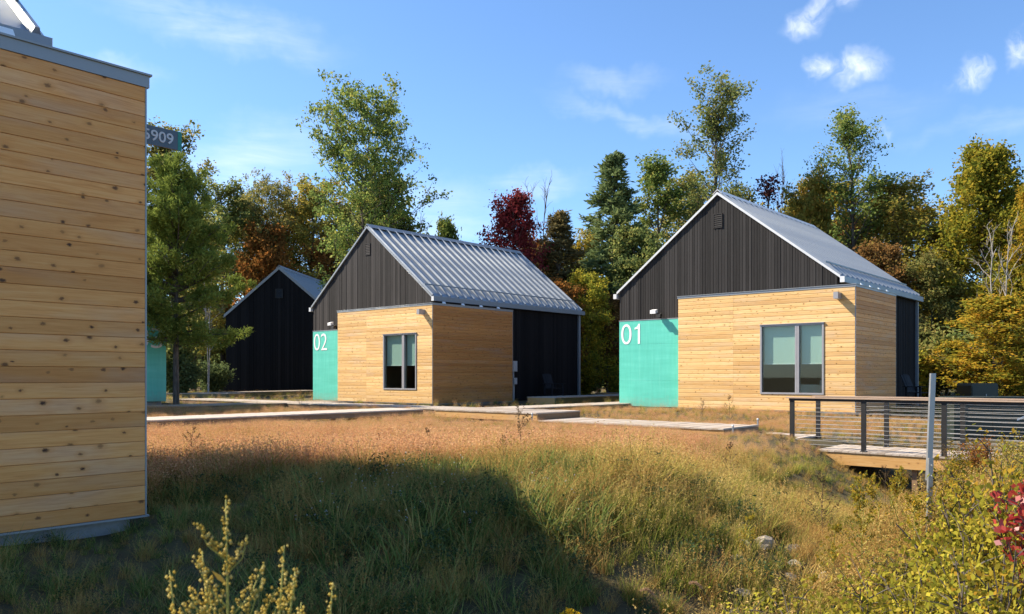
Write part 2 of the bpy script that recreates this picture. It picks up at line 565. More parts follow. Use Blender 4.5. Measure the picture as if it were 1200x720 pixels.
LM = {k: m_leaf(k + '_leaves', v, trans=0.34 if k in ('pine', 'dkgreen', 'bronze') else 0.52) for k, v in LEAF.items()}
LM['shrub'] = m_leaf('shrub_leaves', LEAF['shrub'], .45, .3)
LM['creeper'] = m_leaf('creeper_leaves', LEAF['creeper'], .35, .2, gloss=.05)


def m_bark(name, lo, hi):
    m, t = new_mat(name)
    oc = t.n('ShaderNodeTexCoord').outputs['Object']
    f = t.noise(t.mapping(oc, scale=(6, 6, 1.4)), 2.5, 4, .65)
    c = t.ramp(f, [(.3, lo), (.7, hi)])
    finish(t, c, .9, bump=f, bump_strength=.5, bump_dist=.02, spec=.2)
    return m


M['bark'] = m_bark('grey_brown_bark', (0.05, 0.04, 0.032), (0.15, 0.125, 0.105))
M['pale'] = m_bark('pale_birch_bark', (0.20, 0.17, 0.14), (0.50, 0.46, 0.41))

# ---------------------------------------------------------------- directions of the site grid
PSI = R(41.035)
U = Vector((math.sin(PSI), math.cos(PSI), 0))          # along the ridges, away from the viewer
V = Vector((-math.cos(PSI), math.sin(PSI), 0))         # along the fronts, to the left
ANG = math.atan2(-V.y, -V.x)                           # local x axis of a cabin runs along -V


def smooth(a, b, x):
    t = np.clip((x - a) / (b - a), 0, 1)
    return t * t * (3 - 2 * t)


def ground(x, y):
    """terrain height relative to the lens"""
    x = np.asarray(x, float)
    y = np.asarray(y, float)
    h = np.full(np.broadcast(x, y).shape, -1.34)
    h = h + 0.18 * smooth(22.8, 26, y)
    h = h + 0.30 * np.exp(-((x - 0.4) / 3.0) ** 2 - ((y - 8.7) / 1.9) ** 2)
    h = h - 0.52 * smooth(8.0, 5.4, y) * smooth(-4.5, -1.5, x) - 0.15 * smooth(6, 3, y)
    # drainage swale that passes under the bridge and comes down to the right foreground
    cx = np.interp(y, [0, 4, 8, 13, 17, 21, 30], [2.2, 2.4, 3.2, 5.7, 8.6, 12.5, 22])
    wd = np.interp(y, [0, 6, 12, 18, 30], [1.5, 1.5, 1.9, 2.0, 3])
    dp = np.interp(y, [0, 5, 9, 14, 19, 23, 30], [.35, .45, .62, .95, 1.25, .5, .1])
    h = h - dp * np.exp(-((x - cx) / wd) ** 2)
    h = h + 0.03 * np.sin(x * 1.7 + y * .6) + 0.025 * np.sin(y * 2.1 - x * .8) + .02 * np.sin(x * 4.1 + 1) * np.sin(y * 3.7)
    return h


def gz(x, y):
    return float(ground(x, y)) + CH


# ground: one sheet, fine near the viewer and coarse out to the horizon
gx = np.concatenate([-np.geomspace(900, 26, 14), np.linspace(-24, 30, 181), np.geomspace(32, 900, 14)])
gy = np.concatenate([-np.geomspace(400, 6, 10), np.linspace(-5, 60, 218), np.geomspace(63, 1500, 16)])
GX, GY = np.meshgrid(gx, gy)
GZ = ground(GX, GY) + CH
nx, ny = len(gx), len(gy)
idx = np.arange(nx * ny).reshape(ny, nx)
F = np.stack([idx[:-1, :-1], idx[:-1, 1:], idx[1:, 1:], idx[1:, :-1]], -1).reshape(-1, 4)


def m_ground():
    m, t = new_mat('meadow_soil')
    oc = t.n('ShaderNodeTexCoord').outputs['Object']
    a = t.noise(oc, 0.5, 5, .6)
    b = t.noise(oc, 6.0, 5, .65)
    c = t.noise(oc, 45.0, 3, .6)
    f = t.math('ADD', t.math('MULTIPLY', a, .4), t.math('ADD', t.math('MULTIPLY', b, .35), t.math('MULTIPLY', c, .25)))
    cc = t.ramp(f, [(.32, (0.035, 0.030, 0.018)), (.48, (0.095, 0.075, 0.042)), (.58, (0.11, 0.095, 0.045)), (.72, (0.19, 0.155, 0.11))])
    finish(t, cc, .95, bump=f, bump_strength=.8, bump_dist=.05, spec=.1)
    return m


g = bpy.data.objects.new('ground', grid_mesh('ground', np.stack([GX, GY, GZ], -1).reshape(-1, 3), F, m_ground()))
link(g)
g.data.polygons.foreach_set('use_smooth', [True] * len(g.data.polygons))
tag(g, kind='structure')

# ---------------------------------------------------------------- cabins
plank_cache = {}


def plank_mesh(L, h, mat, out=0.022, name='plank', ch=0.011, e=0.0030):
    key = (round(L, 3), round(h, 4), mat.name, out)
    if key not in plank_cache:
        b = MB()
        b.prism([(0, e), (-out + .004, e), (-out, e + ch), (-out, h - e - ch), (-out + .004, h - e), (0, h - e)], 'x', 0, L)
        plank_cache[key] = b.mesh(name, mat)
    return plank_cache[key]


def put(me, parent, loc, rot=(0, 0, 0), name=None):
    o = bpy.data.objects.new(name or me.name, me)
    o.location = loc
    o.rotation_euler = rot
    return link(o, parent)


def cabin(label, loc, rz, d, number, siding, wood, fx=1, fy=1, front=True, detail=True, side_planks=True, side_wood=None, group='gabled cabins with teal number panels'):
    W, wb, H, fb, ap, apz, ev, Ln, rr, gg, hp = (d[k] for k in ('W', 'wb', 'H', 'fb', 'apa', 'apz', 'evz', 'len', 'rr', 'g', 'hp'))
    root = empty('cabin', loc, rz, label, 'cabin', group)
    bw = d['bw']
    half = ap - rr
    sl = (apz - ev) / half
    def zt(x):
        return apz - abs(x + ap) * sl
    B = lambda: MB(fx, fy)
    # --- body walls
    b = B()
    b.prism([(-W, 0), (-wb, 0), (-wb, zt(-wb)), (-W, zt(-W))], 'y', gg, gg + .1)
    b.prism([(-wb, H - .12), (-rr, H - .12), (-rr, zt(-rr)), (-ap, apz), (-wb, zt(-wb))], 'y', gg + .001, gg + .101)
    b.box(-rr - .1, -rr - .003, fb + .003, Ln, 0, zt(-rr) - .06)
    b.box(-rr - .1, -rr - .003, gg + .102, fb, H - .1, zt(-rr) - .06)
    b.box(-W, -W + .1, gg + .102, Ln, 0, zt(-W) - .06)
    b.prism([(-W + .102, 0), (-rr - .102, 0), (-rr - .102, zt(-rr) - .1), (-ap, apz - .01), (-W + .102, zt(-W) - .1)], 'y', Ln - .1, Ln)
    wall = b.build('wall', M[siding], root)
    # --- vertical boards of the front gable and of the side wall (fine work, joined)
    r_ = random.Random(number)
    def boards(x0, x1, zb, name):
        b = B()
        x = x0
        while x < x1 - .01:
            xe = min(x + bw * r_.uniform(.8, 1.15), x1)
            pr = r_.uniform(.016, .030)
            gp = .006 if bw < .11 else .0035
            a, c = x + gp, xe - gp
            if c > a:
                pts = [(a, zb), (c, zb), (c, zt(c))]
                if a < -ap < c:
                    pts.append((-ap, apz))
                pts.append((a, zt(a)))
                b.prism(pts, 'y', gg - pr, gg - .0005)
            x = xe
        o = b.build(name, M[siding], wall)
        o['kind'] = 'stuff'
        return o
    if front:
        boards(-W, -wb, hp - .02, 'siding_boards')
        boards(-wb, -rr, H - .02, 'siding_boards')
    b = B()
    y = fb + .02 if fy > 0 else fb + .02
    while y < Ln - .03:
        ye = min(y + .14 * r_.uniform(.8, 1.15), Ln)
        b.box(-rr - .002, -rr + r_.uniform(.014, .024), y + .003, ye - .003, 0, zt(-rr) - .05)
        y = ye
    o = b.build('siding_boards', M['siding_dark'], wall)
    o['kind'] = 'stuff'
    # --- plinth
    B().box(-W + .1, -rr - .12, gg + .12, Ln - .12, -.6, 0).box(-wb + .12, -.09, .09, fb - .12, -.6, 0).build('plinth', M['concrete'], root)
    # --- timber box
    nb = int(round(H / .131))
    ph = H / nb
    z0, z1 = round(d['wz0'] / ph) * ph, round(d['wz1'] / ph) * ph
    w0, w1, wm = -d['w0'], -d['w1'], -d['wm']
    b = B()
    if front:
        b.box(-wb, w0, .0, .12, 0, H - .06).box(w1, -.002, .0, .12, 0, H - .06).box(w0, w1, .0, .12, 0, z0).box(w0, w1, .0, .12, z1, H - .06)
    else:
        b.box(-wb, -.002, 0, .12, 0, H - .06)
    b.box(-.12, -.0005, .122, fb - .122, 0, H - .06)
    b.box(-wb, -.001, fb - .12, fb, 0, H - .06) if not front else b.box(-rr + .03, -.001, fb - .12, fb, 0, H - .06)
    b.box(-wb + .001, -.003, .001, fb - .001, H - .058, H)
    box = b.build('timber_box', M[wood], root)
    if front:
        for k in range(nb):
            z = k * ph
            put(plank_mesh(wb - d['seam'] - .004, ph, M[wood]), box, (-wb + .002, 0, z))
            if z0 - 1e-4 <= z < z1 - 1e-4:
                put(plank_mesh(-w0 and (w0 + d['seam']) - .012, ph, M[wood]), box, (-d['seam'] + .002, 0, z))
                put(plank_mesh(-w1 - .012, ph, M[wood]), box, (w1 + .012, 0, z))
            else:
                put(plank_mesh(d['seam'] - .002, ph, M[wood]), box, (-d['seam'] + .002, 0, z))
    if side_planks:
        for k in range(nb):
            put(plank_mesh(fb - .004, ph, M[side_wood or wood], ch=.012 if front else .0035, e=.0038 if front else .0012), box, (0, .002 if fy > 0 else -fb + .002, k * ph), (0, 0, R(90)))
    b = B()                                                     # metal corner post strip
    b.box(.0, .024, -.014, .0, 0, H - .002)
    b.build('corner_trim', M['trim'], box)
    B().box(-.002, .026, fb, fb + .02, 0, H - .002).build('corner_trim', M['trim'], box)
    b = B()
    hc = .07 if front else .105
    b.box(-wb - .025, .034, -.034, -.001, H, H + hc).box(.001, .034, -.001, fb + .02, H, H + hc)
    b.box(-wb - .035, .052, -.052, .12, H + hc, H + hc + .017).box(-.12, .052, .12, fb + .03, H + hc, H + hc + .017)
    b.build('coping', M['trim'], box)
    B().box(-wb, .03, -.034, -.003, -.018, -.001).box(.003, .034, -.003, fb, -.018, -.001).build('base_flashing', M['trim'], box)
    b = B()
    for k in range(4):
        yy = d.get('patch_y0', .55) + k * (fb - 1.3) / 3.2
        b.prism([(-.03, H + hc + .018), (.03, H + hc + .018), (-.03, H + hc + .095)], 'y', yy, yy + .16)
    b.build('coping_sun_patch', M['white'], box)  # spots of sunlight on the coping, put in as white wedges
    # --- window
    if front:
        wn_ = MB()
        fw, yo = .055, -.045
        wn_.box(w0, w1, yo, .10, z0, z0 + fw).box(w0, w1, yo, .10, z1 - fw, z1)
        wn_.box(w0, w0 + fw, yo, .10, z0 + fw, z1 - fw).box(w1 - fw, w1, yo, .10, z0 + fw, z1 - fw)
        win = wn_.build('window', M['window_frame'], root)
        MB().box(wm - .065, wm - .004, yo + .006, .10, z0 + fw, z1 - fw).box(wm + .004, wm + .065, yo + .006, .10, z0 + fw, z1 - fw).box(wm - .004, wm + .004, .02, .1, z0 + fw, z1 - fw).build('mullion', M['window_frame'], win)
        for a, c in ((w0 + fw, wm - .065), (wm + .065, w1 - fw)):
            MB().box(a, c, .020, .026, z0 + fw, z1 - fw).build('pane', M['glass'], win)
            zb_ = z1 - fw - (z1 - z0 - 2 * fw) * .56
            MB().box(a + .03, c - .01, .115, .120, zb_, z1 - .02).build('blind', M['blind'], win)
            MB().box(a + .03, c - .01, .105, .130, zb_ - .035, zb_ - .001).build('blind_rail', M['white'], win)
        MB().box(w0 - .02, w1 + .02, yo - .03, -.024, z1 + .001, z1 + .02).build('drip_cap', M['window_frame'], win)
        rm = MB()
        rm.box(-wb + .2, -.2, .3, fb - .2, .05, .12).box(-wb + .2, -.2, .3, fb - .2, 3.0, 3.05)
        rm.box(-wb + .2, -.2, fb - .25, fb - .2, .12, 3.0).box(-wb + .15, -wb + .2, .14, fb - .2, .12, 3.0).box(-.2, -.15, .14, fb - .2, .12, 3.0)
        rm.build('interior', M['room'], root)
    # --- teal panel and number
    if d.get('panel', True):
        b = B()
        b.box(-W + .002, -wb - .03, gg - .03, gg - .002, 0, hp - .004)
        pan = b.build('teal_panel', M['teal'], root)
        for a, c in ((0, .30), (.30, .725), (.725, 1.0)):
            B().box(-W, -wb - .028, gg - .048, gg - .0305, a * hp + .002, c * hp - .002).build('panel_sheet', M['teal'], pan)
        B().box(-W - .01, -wb - .028, gg - .058, gg - .0305, hp + .001, hp + .03).build('top_flashing', M['trim'], pan)
        if number:
            s_ = '%02d' % number
            tw = 1.0
            x0 = -W + .09 if fx > 0 else W - .10 - tw
            zt_ = hp - d.get('drop', .115) - .75
            for q_, dg in enumerate(s_):
                xx = x0 + q_ * .53
                if dg == '1':
                    n1_ = MB().prism([(xx + .20, zt_ + .006), (xx + .285, zt_ + .006), (xx + .285, zt_ + .744), (xx + .215, zt_ + .744), (xx + .17, zt_ + .65), (xx + .06, zt_ + .60), (xx + .06, zt_ + .54), (xx + .20, zt_ + .565)], 'y', gg - .0575, gg - .0495)
                    n1_.build('house_number', M['white'], pan)
                else:
                    text_mesh('house_number', dg, .75, M['white'], pan, (xx, fy * (gg - .0535), zt_), (R(90), 0, 0), width=.45, bold=-.008)
    # --- roof
    ov = .10
    y0, y1 = gg - .07, Ln + .07
    th = .055
    cz = th * math.sqrt(1 + sl * sl)
    b = B()
    xr, xl = -rr + ov, -W - ov
    b.prism([(-ap, apz + .002), (xr, zt(xr) + .002), (xr, zt(xr) + cz), (-ap, apz + cz)], 'y', y0, y1)
    b.prism([(-ap, apz + .002), (-ap, apz + cz), (xl, zt(xl) + cz), (xl, zt(xl) + .002)], 'y', y0, y1)
    roof = b.build('roof', M['roof'], root)
    sla = math.atan(sl)
    Ls = (xr + ap) / math.cos(sla)
    mb_ = MB()
    mb_.prism([(-.040, .001), (.040, .001), (.019, .078), (-.019, .078)], 'x', 0.03, Ls - .01)
    seam = mb_.mesh('standing_seam', M['roof'])
    nr = int(round((y1 - y0 - .2) / .46))
    if fx > 0:
        for k in range(nr + 1):
            yy = y0 + .05 + (y1 - y0 - .1) * k / nr
            put(seam, roof, (-ap, fy * yy, apz + cz), (0, sla, 0))
    def along(xa, dz):
        return (xa, zt(xa) + cz + dz)
    b = B()
    b.prism([along(-ap - .17, .075), (-ap, apz + cz + .085), along(-ap + .17, .075), along(-ap + .17, .088), (-ap, apz + cz + .112), along(-ap - .17, .088)], 'y', y0 - .02, y1 + .02)
    b.build('ridge_cap', M['white_trim'] if d.get('white') else M['trim'], roof)
    for xa, xb in ((-ap, xr), (xl, -ap)):
        b = B()
        b.prism([(xa, zt(xa) + .0), (xb, zt(xb) + .0), (xb, zt(xb) + cz + .02), (xa, zt(xa) + cz + .02)], 'y', y0 - .022, y0 - .001)
        b.build('rake_trim', M['white_trim'] if d.get('white') else M['trim'], roof)
    gzt = zt(xr) + cz - .03
    B().box(xr + .002, xr + .14, y0 - .03, y1 + .03, gzt - .18, gzt).build('gutter', M['gutter'], roof)
    B().box(xr + .003, xr + .142, y0 - .036, y0 - .0305, gzt - .182, gzt + .002).build('gutter_end', M['white_trim'], roof)
    B().box(xl - .14, xl - .002, y0 - .03, y1 + .03, gzt - .18, gzt).build('gutter', M['white_trim'], roof)
    B().box(-rr + .026, -rr + .12, Ln - .22, Ln - .10, -.05, gzt - .181).build('downspout', M['gutter'], root)
    if fx > 0:
        xs = xr - .62 * math.cos(sla)
        zz = zt(xs) + cz + .085
        B().prism([(xs, zz), (xs + .035, zz), (xs + .035, zz + .05), (xs, zz + .05)], 'y', y0 + .04, y1 - .04).build('snow_guard', M['gutter'], roof)
    # --- fittings
    if front:
        vz = apz - .9
        vx = -ap + d.get('vx', .0)
        v_ = MB().box(vx - .17, vx - .14, gg - .05, gg - .02, vz - .25, vz + .25).box(vx + .14, vx + .17, gg - .05, gg - .02, vz - .25, vz + .25)
        v_.box(vx - .14, vx + .14, gg - .05, gg - .02, vz + .22, vz + .25).box(vx - .14, vx + .14, gg - .05, gg - .02, vz - .25, vz - .22)
        vent = v_.build('vent', M[siding], root)
        MB().box(vx - .14, vx + .14, gg - .028, gg - .0265, vz - .22, vz + .22).build('vent_back', M['dark_metal'], vent)
        for k in range(6):
            zz = vz - .20 + k * .07
            MB().prism([(gg - .05, zz), (gg - .046, zz), (gg - .03, zz + .05), (gg - .034, zz + .05)], 'x', vx - .138, vx + .138).build('louvre', M[siding], vent)
        lx = -W + 1.68
        fl = MB().box(lx - .05, lx + .05, gg - .06, gg - .026, hp + .10, hp + .2).tube([(lx, gg - .06, hp + .15), (lx + .05, gg - .22, hp + .12)], .018, 6).build('flood_light', M['dark_metal'], root)
        MB().prism([(gg - .36, hp + .20), (gg - .36, hp + .32), (gg - .20, hp + .36), (gg - .20, hp + .24)], 'x', lx - .16, lx + .06).build('lamp_head', M['white'], fl)
        MB().prism([(gg - .34, hp + .05), (gg - .34, hp + .16), (gg - .20, hp + .22), (gg - .20, hp + .10)], 'x', lx + .09, lx + .25).build('lamp_head', M['dark_metal'], fl)
        sx = -.47
        sc_ = MB().box(sx - .07, sx + .07, -.34, -.023, H - .36, H - .16).build('wall_light', M['window_frame'], root)
        MB().box(sx - .055, sx + .055, -.33, -.06, H - .367, H - .3605).build('lamp_lens', M['white'], sc_)
    return root


D1 = dict(W=8.684, wb=6.063, H=3.85, fb=4.06, apa=4.66, apz=7.37, evz=4.25, len=8.95, rr=.608, g=.25, hp=3.172, w0=3.022, w1=.939, wz0=.531, wz1=2.796, wm=1.79, seam=3.98, bw=.105, white=True)
D2 = dict(W=8.125, wb=5.989, H=3.85, fb=4.72, apa=4.227, apz=7.37, evz=4.25, len=10.1, rr=.33, g=.25, hp=3.108, w0=2.919, w1=.898, wz0=.47, wz1=2.763, wm=1.69, seam=4.02, bw=.15)
D3 = dict(D2, panel=True, len=9.0, drop=.40)
D0 = dict(D1, patch_y0=1.05, g=.74, H=3.86, panel=False, bw=.14, fb=4.2)
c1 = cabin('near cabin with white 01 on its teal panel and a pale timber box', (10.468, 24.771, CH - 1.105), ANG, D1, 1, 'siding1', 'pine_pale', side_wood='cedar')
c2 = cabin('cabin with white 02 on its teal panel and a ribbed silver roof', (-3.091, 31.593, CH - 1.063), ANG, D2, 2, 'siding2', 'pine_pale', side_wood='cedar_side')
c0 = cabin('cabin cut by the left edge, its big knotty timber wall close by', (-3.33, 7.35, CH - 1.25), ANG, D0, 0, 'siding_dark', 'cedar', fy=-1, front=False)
P3 = Vector((-12.68, 30.0, 0)) - U * D3['W']
c3 = cabin('cabin with 03 on its teal panel, mostly hidden behind the pine', (P3.x, P3.y, CH - .92), math.atan2(U.y, U.x), D3, 3, 'siding_dark', 'cedar', fx=-1, front=False, side_planks=False)

# --- the all-black cabin farther back
def black_cabin():
    Wd, ez, az, Ln = 7.5, 5.2, 8.35, 10.0
    root = empty('cabin', (-15.75, 55.0, CH - 1.05), R(-5), 'all-black cabin with a plain boarded gable and blue-grey roof, behind cabin 02', 'cabin', 'gabled cabins with teal number panels')
    h = Wd / 2
    sl = (az - ez) / h
    zt = lambda x: az - abs(x) * sl
    b = MB()
    b.prism([(-h, 0), (h, 0), (h, ez), (0, az), (-h, ez)], 'y', 0, .1).box(-h, -h + .1, .102, Ln, 0, ez - .05).box(h - .1, h, .102, Ln, 0, ez - .05)
    b.prism([(-h + .102, 0), (h - .102, 0), (h - .102, ez), (0, az - .05), (-h + .102, ez)], 'y', Ln - .1, Ln)
    wall = b.build('wall', M['siding_dark'], root)
    b = MB()
    r_ = random.Random(5)
    x = -h
    while x < h - .01:
        xe = min(x + .2 * r_.uniform(.6, 1.3), h)
        pts = [(x + .004, 0), (xe - .004, 0), (xe - .004, zt(xe - .004))] + ([(0, az)] if x < 0 < xe else []) + [(x + .004, zt(x + .004))]
        b.prism(pts, 'y', -r_.uniform(.015, .035), -.001)
        x = xe
    b.build('siding_boards', M['siding_dark'], wall)['kind'] = 'stuff'
    MB().box(-h + .1, h - .1, .1, Ln - .1, -.6, 0).build('plinth', M['concrete'], root)
    cz = .12
    xr = h + .12
    b = MB()
    b.prism([(0, az + .002), (xr, zt(xr) + .002), (xr, zt(xr) + cz), (0, az + cz)], 'y', -.08, Ln + .08)
    b.prism([(0, az + .002), (0, az + cz), (-xr, zt(xr) + cz), (-xr, zt(xr) + .002)], 'y', -.08, Ln + .08)
    roof = b.build('roof', M['roof'], root)
    a = math.atan(sl)
    sm_ = MB().prism([(-.036, .001), (.036, .001), (.020, .07), (-.020, .07)], 'x', .03, xr / math.cos(a) - .01).mesh('standing_seam', M['roof'])
    for k in range(22):
        put(sm_, roof, (0, -.03 + k * (Ln + .06) / 21, az + cz), (0, a, 0))
    for xa, xb in ((0, xr), (-xr, 0)):
        MB().prism([(xa, zt(xa) - .06), (xb, zt(xb) - .06), (xb, zt(xb) + cz + .03), (xa, zt(xa) + cz + .03)], 'y', -.105, -.081).build('rake_trim', M['trim'], roof)
    MB().prism([(-.2, zt(.2) + cz + .075), (0, az + cz + .085), (.2, zt(.2) + cz + .075), (.2, zt(.2) + cz + .09), (0, az + cz + .115), (-.2, zt(.2) + cz + .09)], 'y', -.1, Ln + .1).build('ridge_cap', M['trim'], roof)
    v = MB().box(-.25, -.2, -.07, -.036, 6.35, 6.98).box(.2, .25, -.07, -.036, 6.35, 6.98).box(-.2, .2, -.07, -.036, 6.93, 6.98).box(-.2, .2, -.07, -.036, 6.35, 6.4).build('vent', M['dark_metal'], root)
    for k in range(6):
        zz = 6.42 + k * .083
        MB().prism([(-.068, zz), (-.062, zz), (-.04, zz + .06), (-.046, zz + .06)], 'x', -.198, .198).build('louvre', M['dark_metal'], v)
    MB().box(h + .122, h + .27, -.1, Ln + .1, zt(xr) - .1, zt(xr) + .08).build('gutter', M['gutter'], roof)


black_cabin()

# --- furniture seen through the windows
def in_cabin(c, x, y, z):
    return Matrix.LocRotScale(c.location, c.rotation_euler, None) @ Vector((x, y, z))


p = in_cabin(c1, -1.15, 1.6, .12)
bed = empty('bed', p, ANG, 'pale bed seen through the lower right window pane of cabin 01', 'bed')
MB().box(-1.0, .8, -.7, 1.4, .15, .45).build('bed_frame', M['brown_rim'], bed)
MB().box(-.98, .78, -.68, 1.38, .451, .72).build('mattress', M['bed'], bed)
MB().box(-.3, .6, -.6, -.1, .721, .86).build('pillow', M['bed'], bed)
p = in_cabin(c2, -1.15, 1.1, .12)
ch = empty('armchair', p, ANG + .4, 'round-backed chair seen through the right window pane of cabin 02', 'armchair')
MB().box(-.32, .32, -.3, .3, .3, .45).build('seat', M['brown_rim'], ch)
MB().tube([(0, .28, .45), (0, .32, .8), (0, .34, 1.05), (0, .34, 1.15)], [.22, .30, .24, .08], 10).build('backrest', M['bed'], ch)
for sx in (-1, 1):
    for sy in (-1, 1):
        MB().tube([(sx * .27, sy * .25, 0), (sx * .25, sy * .23, .3)], .025, 6).build('leg', M['dark_metal'], ch)

# --- projecting number sign on the near timber building
ps = Vector((-3.33, 7.35, 0)) + V * .9 + U * .06
sg = empty('number_sign', (ps.x, ps.y, CH + 2.37), math.atan2(U.y, U.x), 'grey sign reading 5909 with a teal end band, past the timber wall corner', 'sign')
MB().box(0, .70, -.012, .012, 0, .195).build('sign_plate', M['sign_grey'], sg)
MB().box(.70, .742, -.014, .014, -.0005, .1955).build('sign_band', M['sign_teal'], sg)
text_mesh('lettering', '5909', .112, M['sign_text'], sg, (.335, -.0165, .042), (R(90), 0, 0), width=.315, depth=.003, bold=.012)
MB().box(-.04, 0, -.03, .03, -.02, .235).build('wall_bracket', M['dark_metal'], sg)

# --- meters on the dark wall of cabin 02, chairs by the dark walls
for (yy, zz, hh, ww, nm, lb) in ((4.95, 1.28, .46, .3, 'meter_box', 'upper grey meter box on the black wall beside the timber box of cabin 02'), (5.02, .72, .28, .22, 'meter_box', 'lower smaller grey box on the black wall beside the timber box of cabin 02')):
    q = in_cabin(c2, -.33 + .03, yy, zz)
    e = empty(nm, q, ANG, lb, 'meter')
    MB().box(0, .14, 0, ww, 0, hh).build('case', M['meter'], e)
    MB().box(.141, .155, .03, ww - .03, .04, hh - .04).build('cover', M['meter'], e)
    MB().tube([(.05, ww / 2, -zz), (.05, ww / 2, -.001)], .025, 6).build('conduit', M['meter'], e)


def patio_chair(pos, rz, label):
    e = empty('patio_chair', pos, rz, label, 'chair', 'dark chairs beside the cabins')
    b = MB()
    for k in range(4):
        b.box(-.26 + k * .132, -.26 + k * .132 + .12, -.28, .22, .36, .385)
    b.build('seat', M['chair'], e)
    b = MB()
    for k in range(4):
        x = -.26 + k * .132
        b.prism([(.20, .385), (.225, .385), (.48, 1.0 + .04 * (1 - abs(k - 1.5) / 1.5)), (.455, 1.0 + .04 * (1 - abs(k - 1.5) / 1.5))], 'x', x, x + .12)
    b.build('backrest', M['chair'], e)
    for s_ in (-1, 1):
        MB().box(s_ * .35 - .06, s_ * .35 + .06, -.36, .30, .57, .595).build('armrest', M['chair'], e)
        MB().box(s_ * .32 - .02, s_ * .32 + .02, -.32, -.24, 0, .57).build('leg', M['chair'], e)
        MB().box(s_ * .32 - .02, s_ * .32 + .02, .18, .26, 0, .57).build('leg', M['chair'], e)


patio_chair(in_cabin(c2, .55, 6.9, .16), ANG + R(80), 'dark chair by the black side wall of cabin 02, near its meter boxes')
patio_chair(in_cabin(c1, .3, 5.6, .16), ANG + R(75), 'dark chair at the right of cabin 01, before its narrow black wall')

# ---------------------------------------------------------------- boardwalks
def deck(label, P, d, L, Wd, z, front_mat, end_mat, single=True, start=0.0, rim=.2, name='boardwalk', cat='boardwalk', posts=True, group='low timber boardwalks'):
    rz = math.atan2(d[1], d[0])
    e = empty(name, (P[0], P[1], CH + z), rz, label, cat, group)
    n = int(L / .142)
    sp = L / n
    b = MB()
    b.prism([(0, -.036), (sp - .006, -.036), (sp - .006, -.004), (sp - .010, 0), (.004, 0), (0, -.004)], 'x', -.02, Wd + .02)
    me = b.mesh('plank', M['deck'])
    joined = MB()
    rr_ = random.Random(int(L * 100))
    for k in range(n):
        dz = rr_.uniform(-.004, .003)
        if single:
            put(me, e, (k * sp + sp - .003, 0, dz), (0, rr_.uniform(-.003, .003), R(90)))
        else:
            joined.box(k * sp, (k + 1) * sp - .006, -.02 + rr_.uniform(-.006, .006), Wd + .02, -.036, dz)
    if not single:
        joined.build('planks', M['deck'], e)['kind'] = 'stuff'
    MB().box(.0, L, .0, .04, -.037 - rim, -.037).build('rim_board', M[front_mat], e)
    MB().box(.0, L, Wd - .04, Wd, -.037 - rim, -.037).build('rim_board', M['brown_rim'], e)
    MB().box(L - .04, L, .041, Wd - .041, -.038 - rim, -.038).build('rim_board', M[end_mat], e)
    MB().box(0, .04, .041, Wd - .041, -.038 - rim, -.038).build('rim_board', M[end_mat], e)
    if posts:
        k = 0
        while .3 + k * 2.2 < L:
            for yy in (.10, Wd - .2):
                MB().box(.3 + k * 2.2, .4 + k * 2.2, yy, yy + .1, -1.2, -.038).build('support_post', M['brown_rim'], e)
            k += 1
    return e


RV = -V
dA = Vector((-8.37, 18.44, 0)) - U * 6
deck('long boardwalk running from behind the near timber wall to the front of cabin 02', dA, U, 14.6, 1.5, -1.0, 'brown_rim', 'brown_rim', single=False, rim=.13)
dD = Vector((.68, 22.3, 0)) - RV * 4.05
deck('boardwalk platform with a bright timber edge in the middle, in front of cabin 02', dD, RV, 4.05, 2.0, -1.0, 'joist', 'brown_rim')
dF = dD - RV * 17.0 + U * .35
deck('walkway that passes along the front of cabin 02 to the left', dF, RV, 16.98, 1.5, -1.003, 'brown_rim', 'brown_rim', single=False)
dH = dD + RV * 1.6 + U * 2.03
deck('narrow walkway running back along the side of cabin 02', dH, U, 9.0, 1.35, -1.0, 'brown_rim', 'joist', single=False)
dG = Vector((1.77, 33.0, 0))
deck('raised walkway with a mossy green side beyond cabin 02', dG, U, 10.5, 1.5, -.85, 'mossy', 'joist', single=False, rim=.26)
dB = Vector((-12.1, 26.7, 0)) - U * 3
deck('second walkway behind the long one, on the way to cabin 03', dB, U, 11.2, 1.5, -1.0, 'brown_rim', 'brown_rim', single=False)
dK = Vector((-16.4, 44.6, 0))
deck('far walkway in front of the all-black cabin', dK, Vector((.42, .91, 0)).normalized(), 9.6, 1.5, -.9, 'mossy', 'joist', single=False)
deck('far walkway by the foot of the white pine', Vector((-19.5, 45.6, 0)), Vector((.95, -.3, 0)).normalized(), 4.2, 1.5, -.93, 'mossy', 'joist', single=False)
deck('far walkway in the gap left of cabin 01', Vector((5.4, 40.6, 0)) - RV * 1.5, RV, 2.6, 1.5, -.83, 'joist', 'joist', single=False)
deck('lower boardwalk step right of the middle platform, in front of cabin 01', Vector((.72, 22.27, 0)), RV, 5.5, 1.85, -1.2, 'joist', 'brown_rim')
deck('small lowest boardwalk landing at the left end of the bridge', Vector((5.16, 18.95, 0)) + RV * .05, RV, 1.35, 1.75, -1.39, 'joist', 'brown_rim')

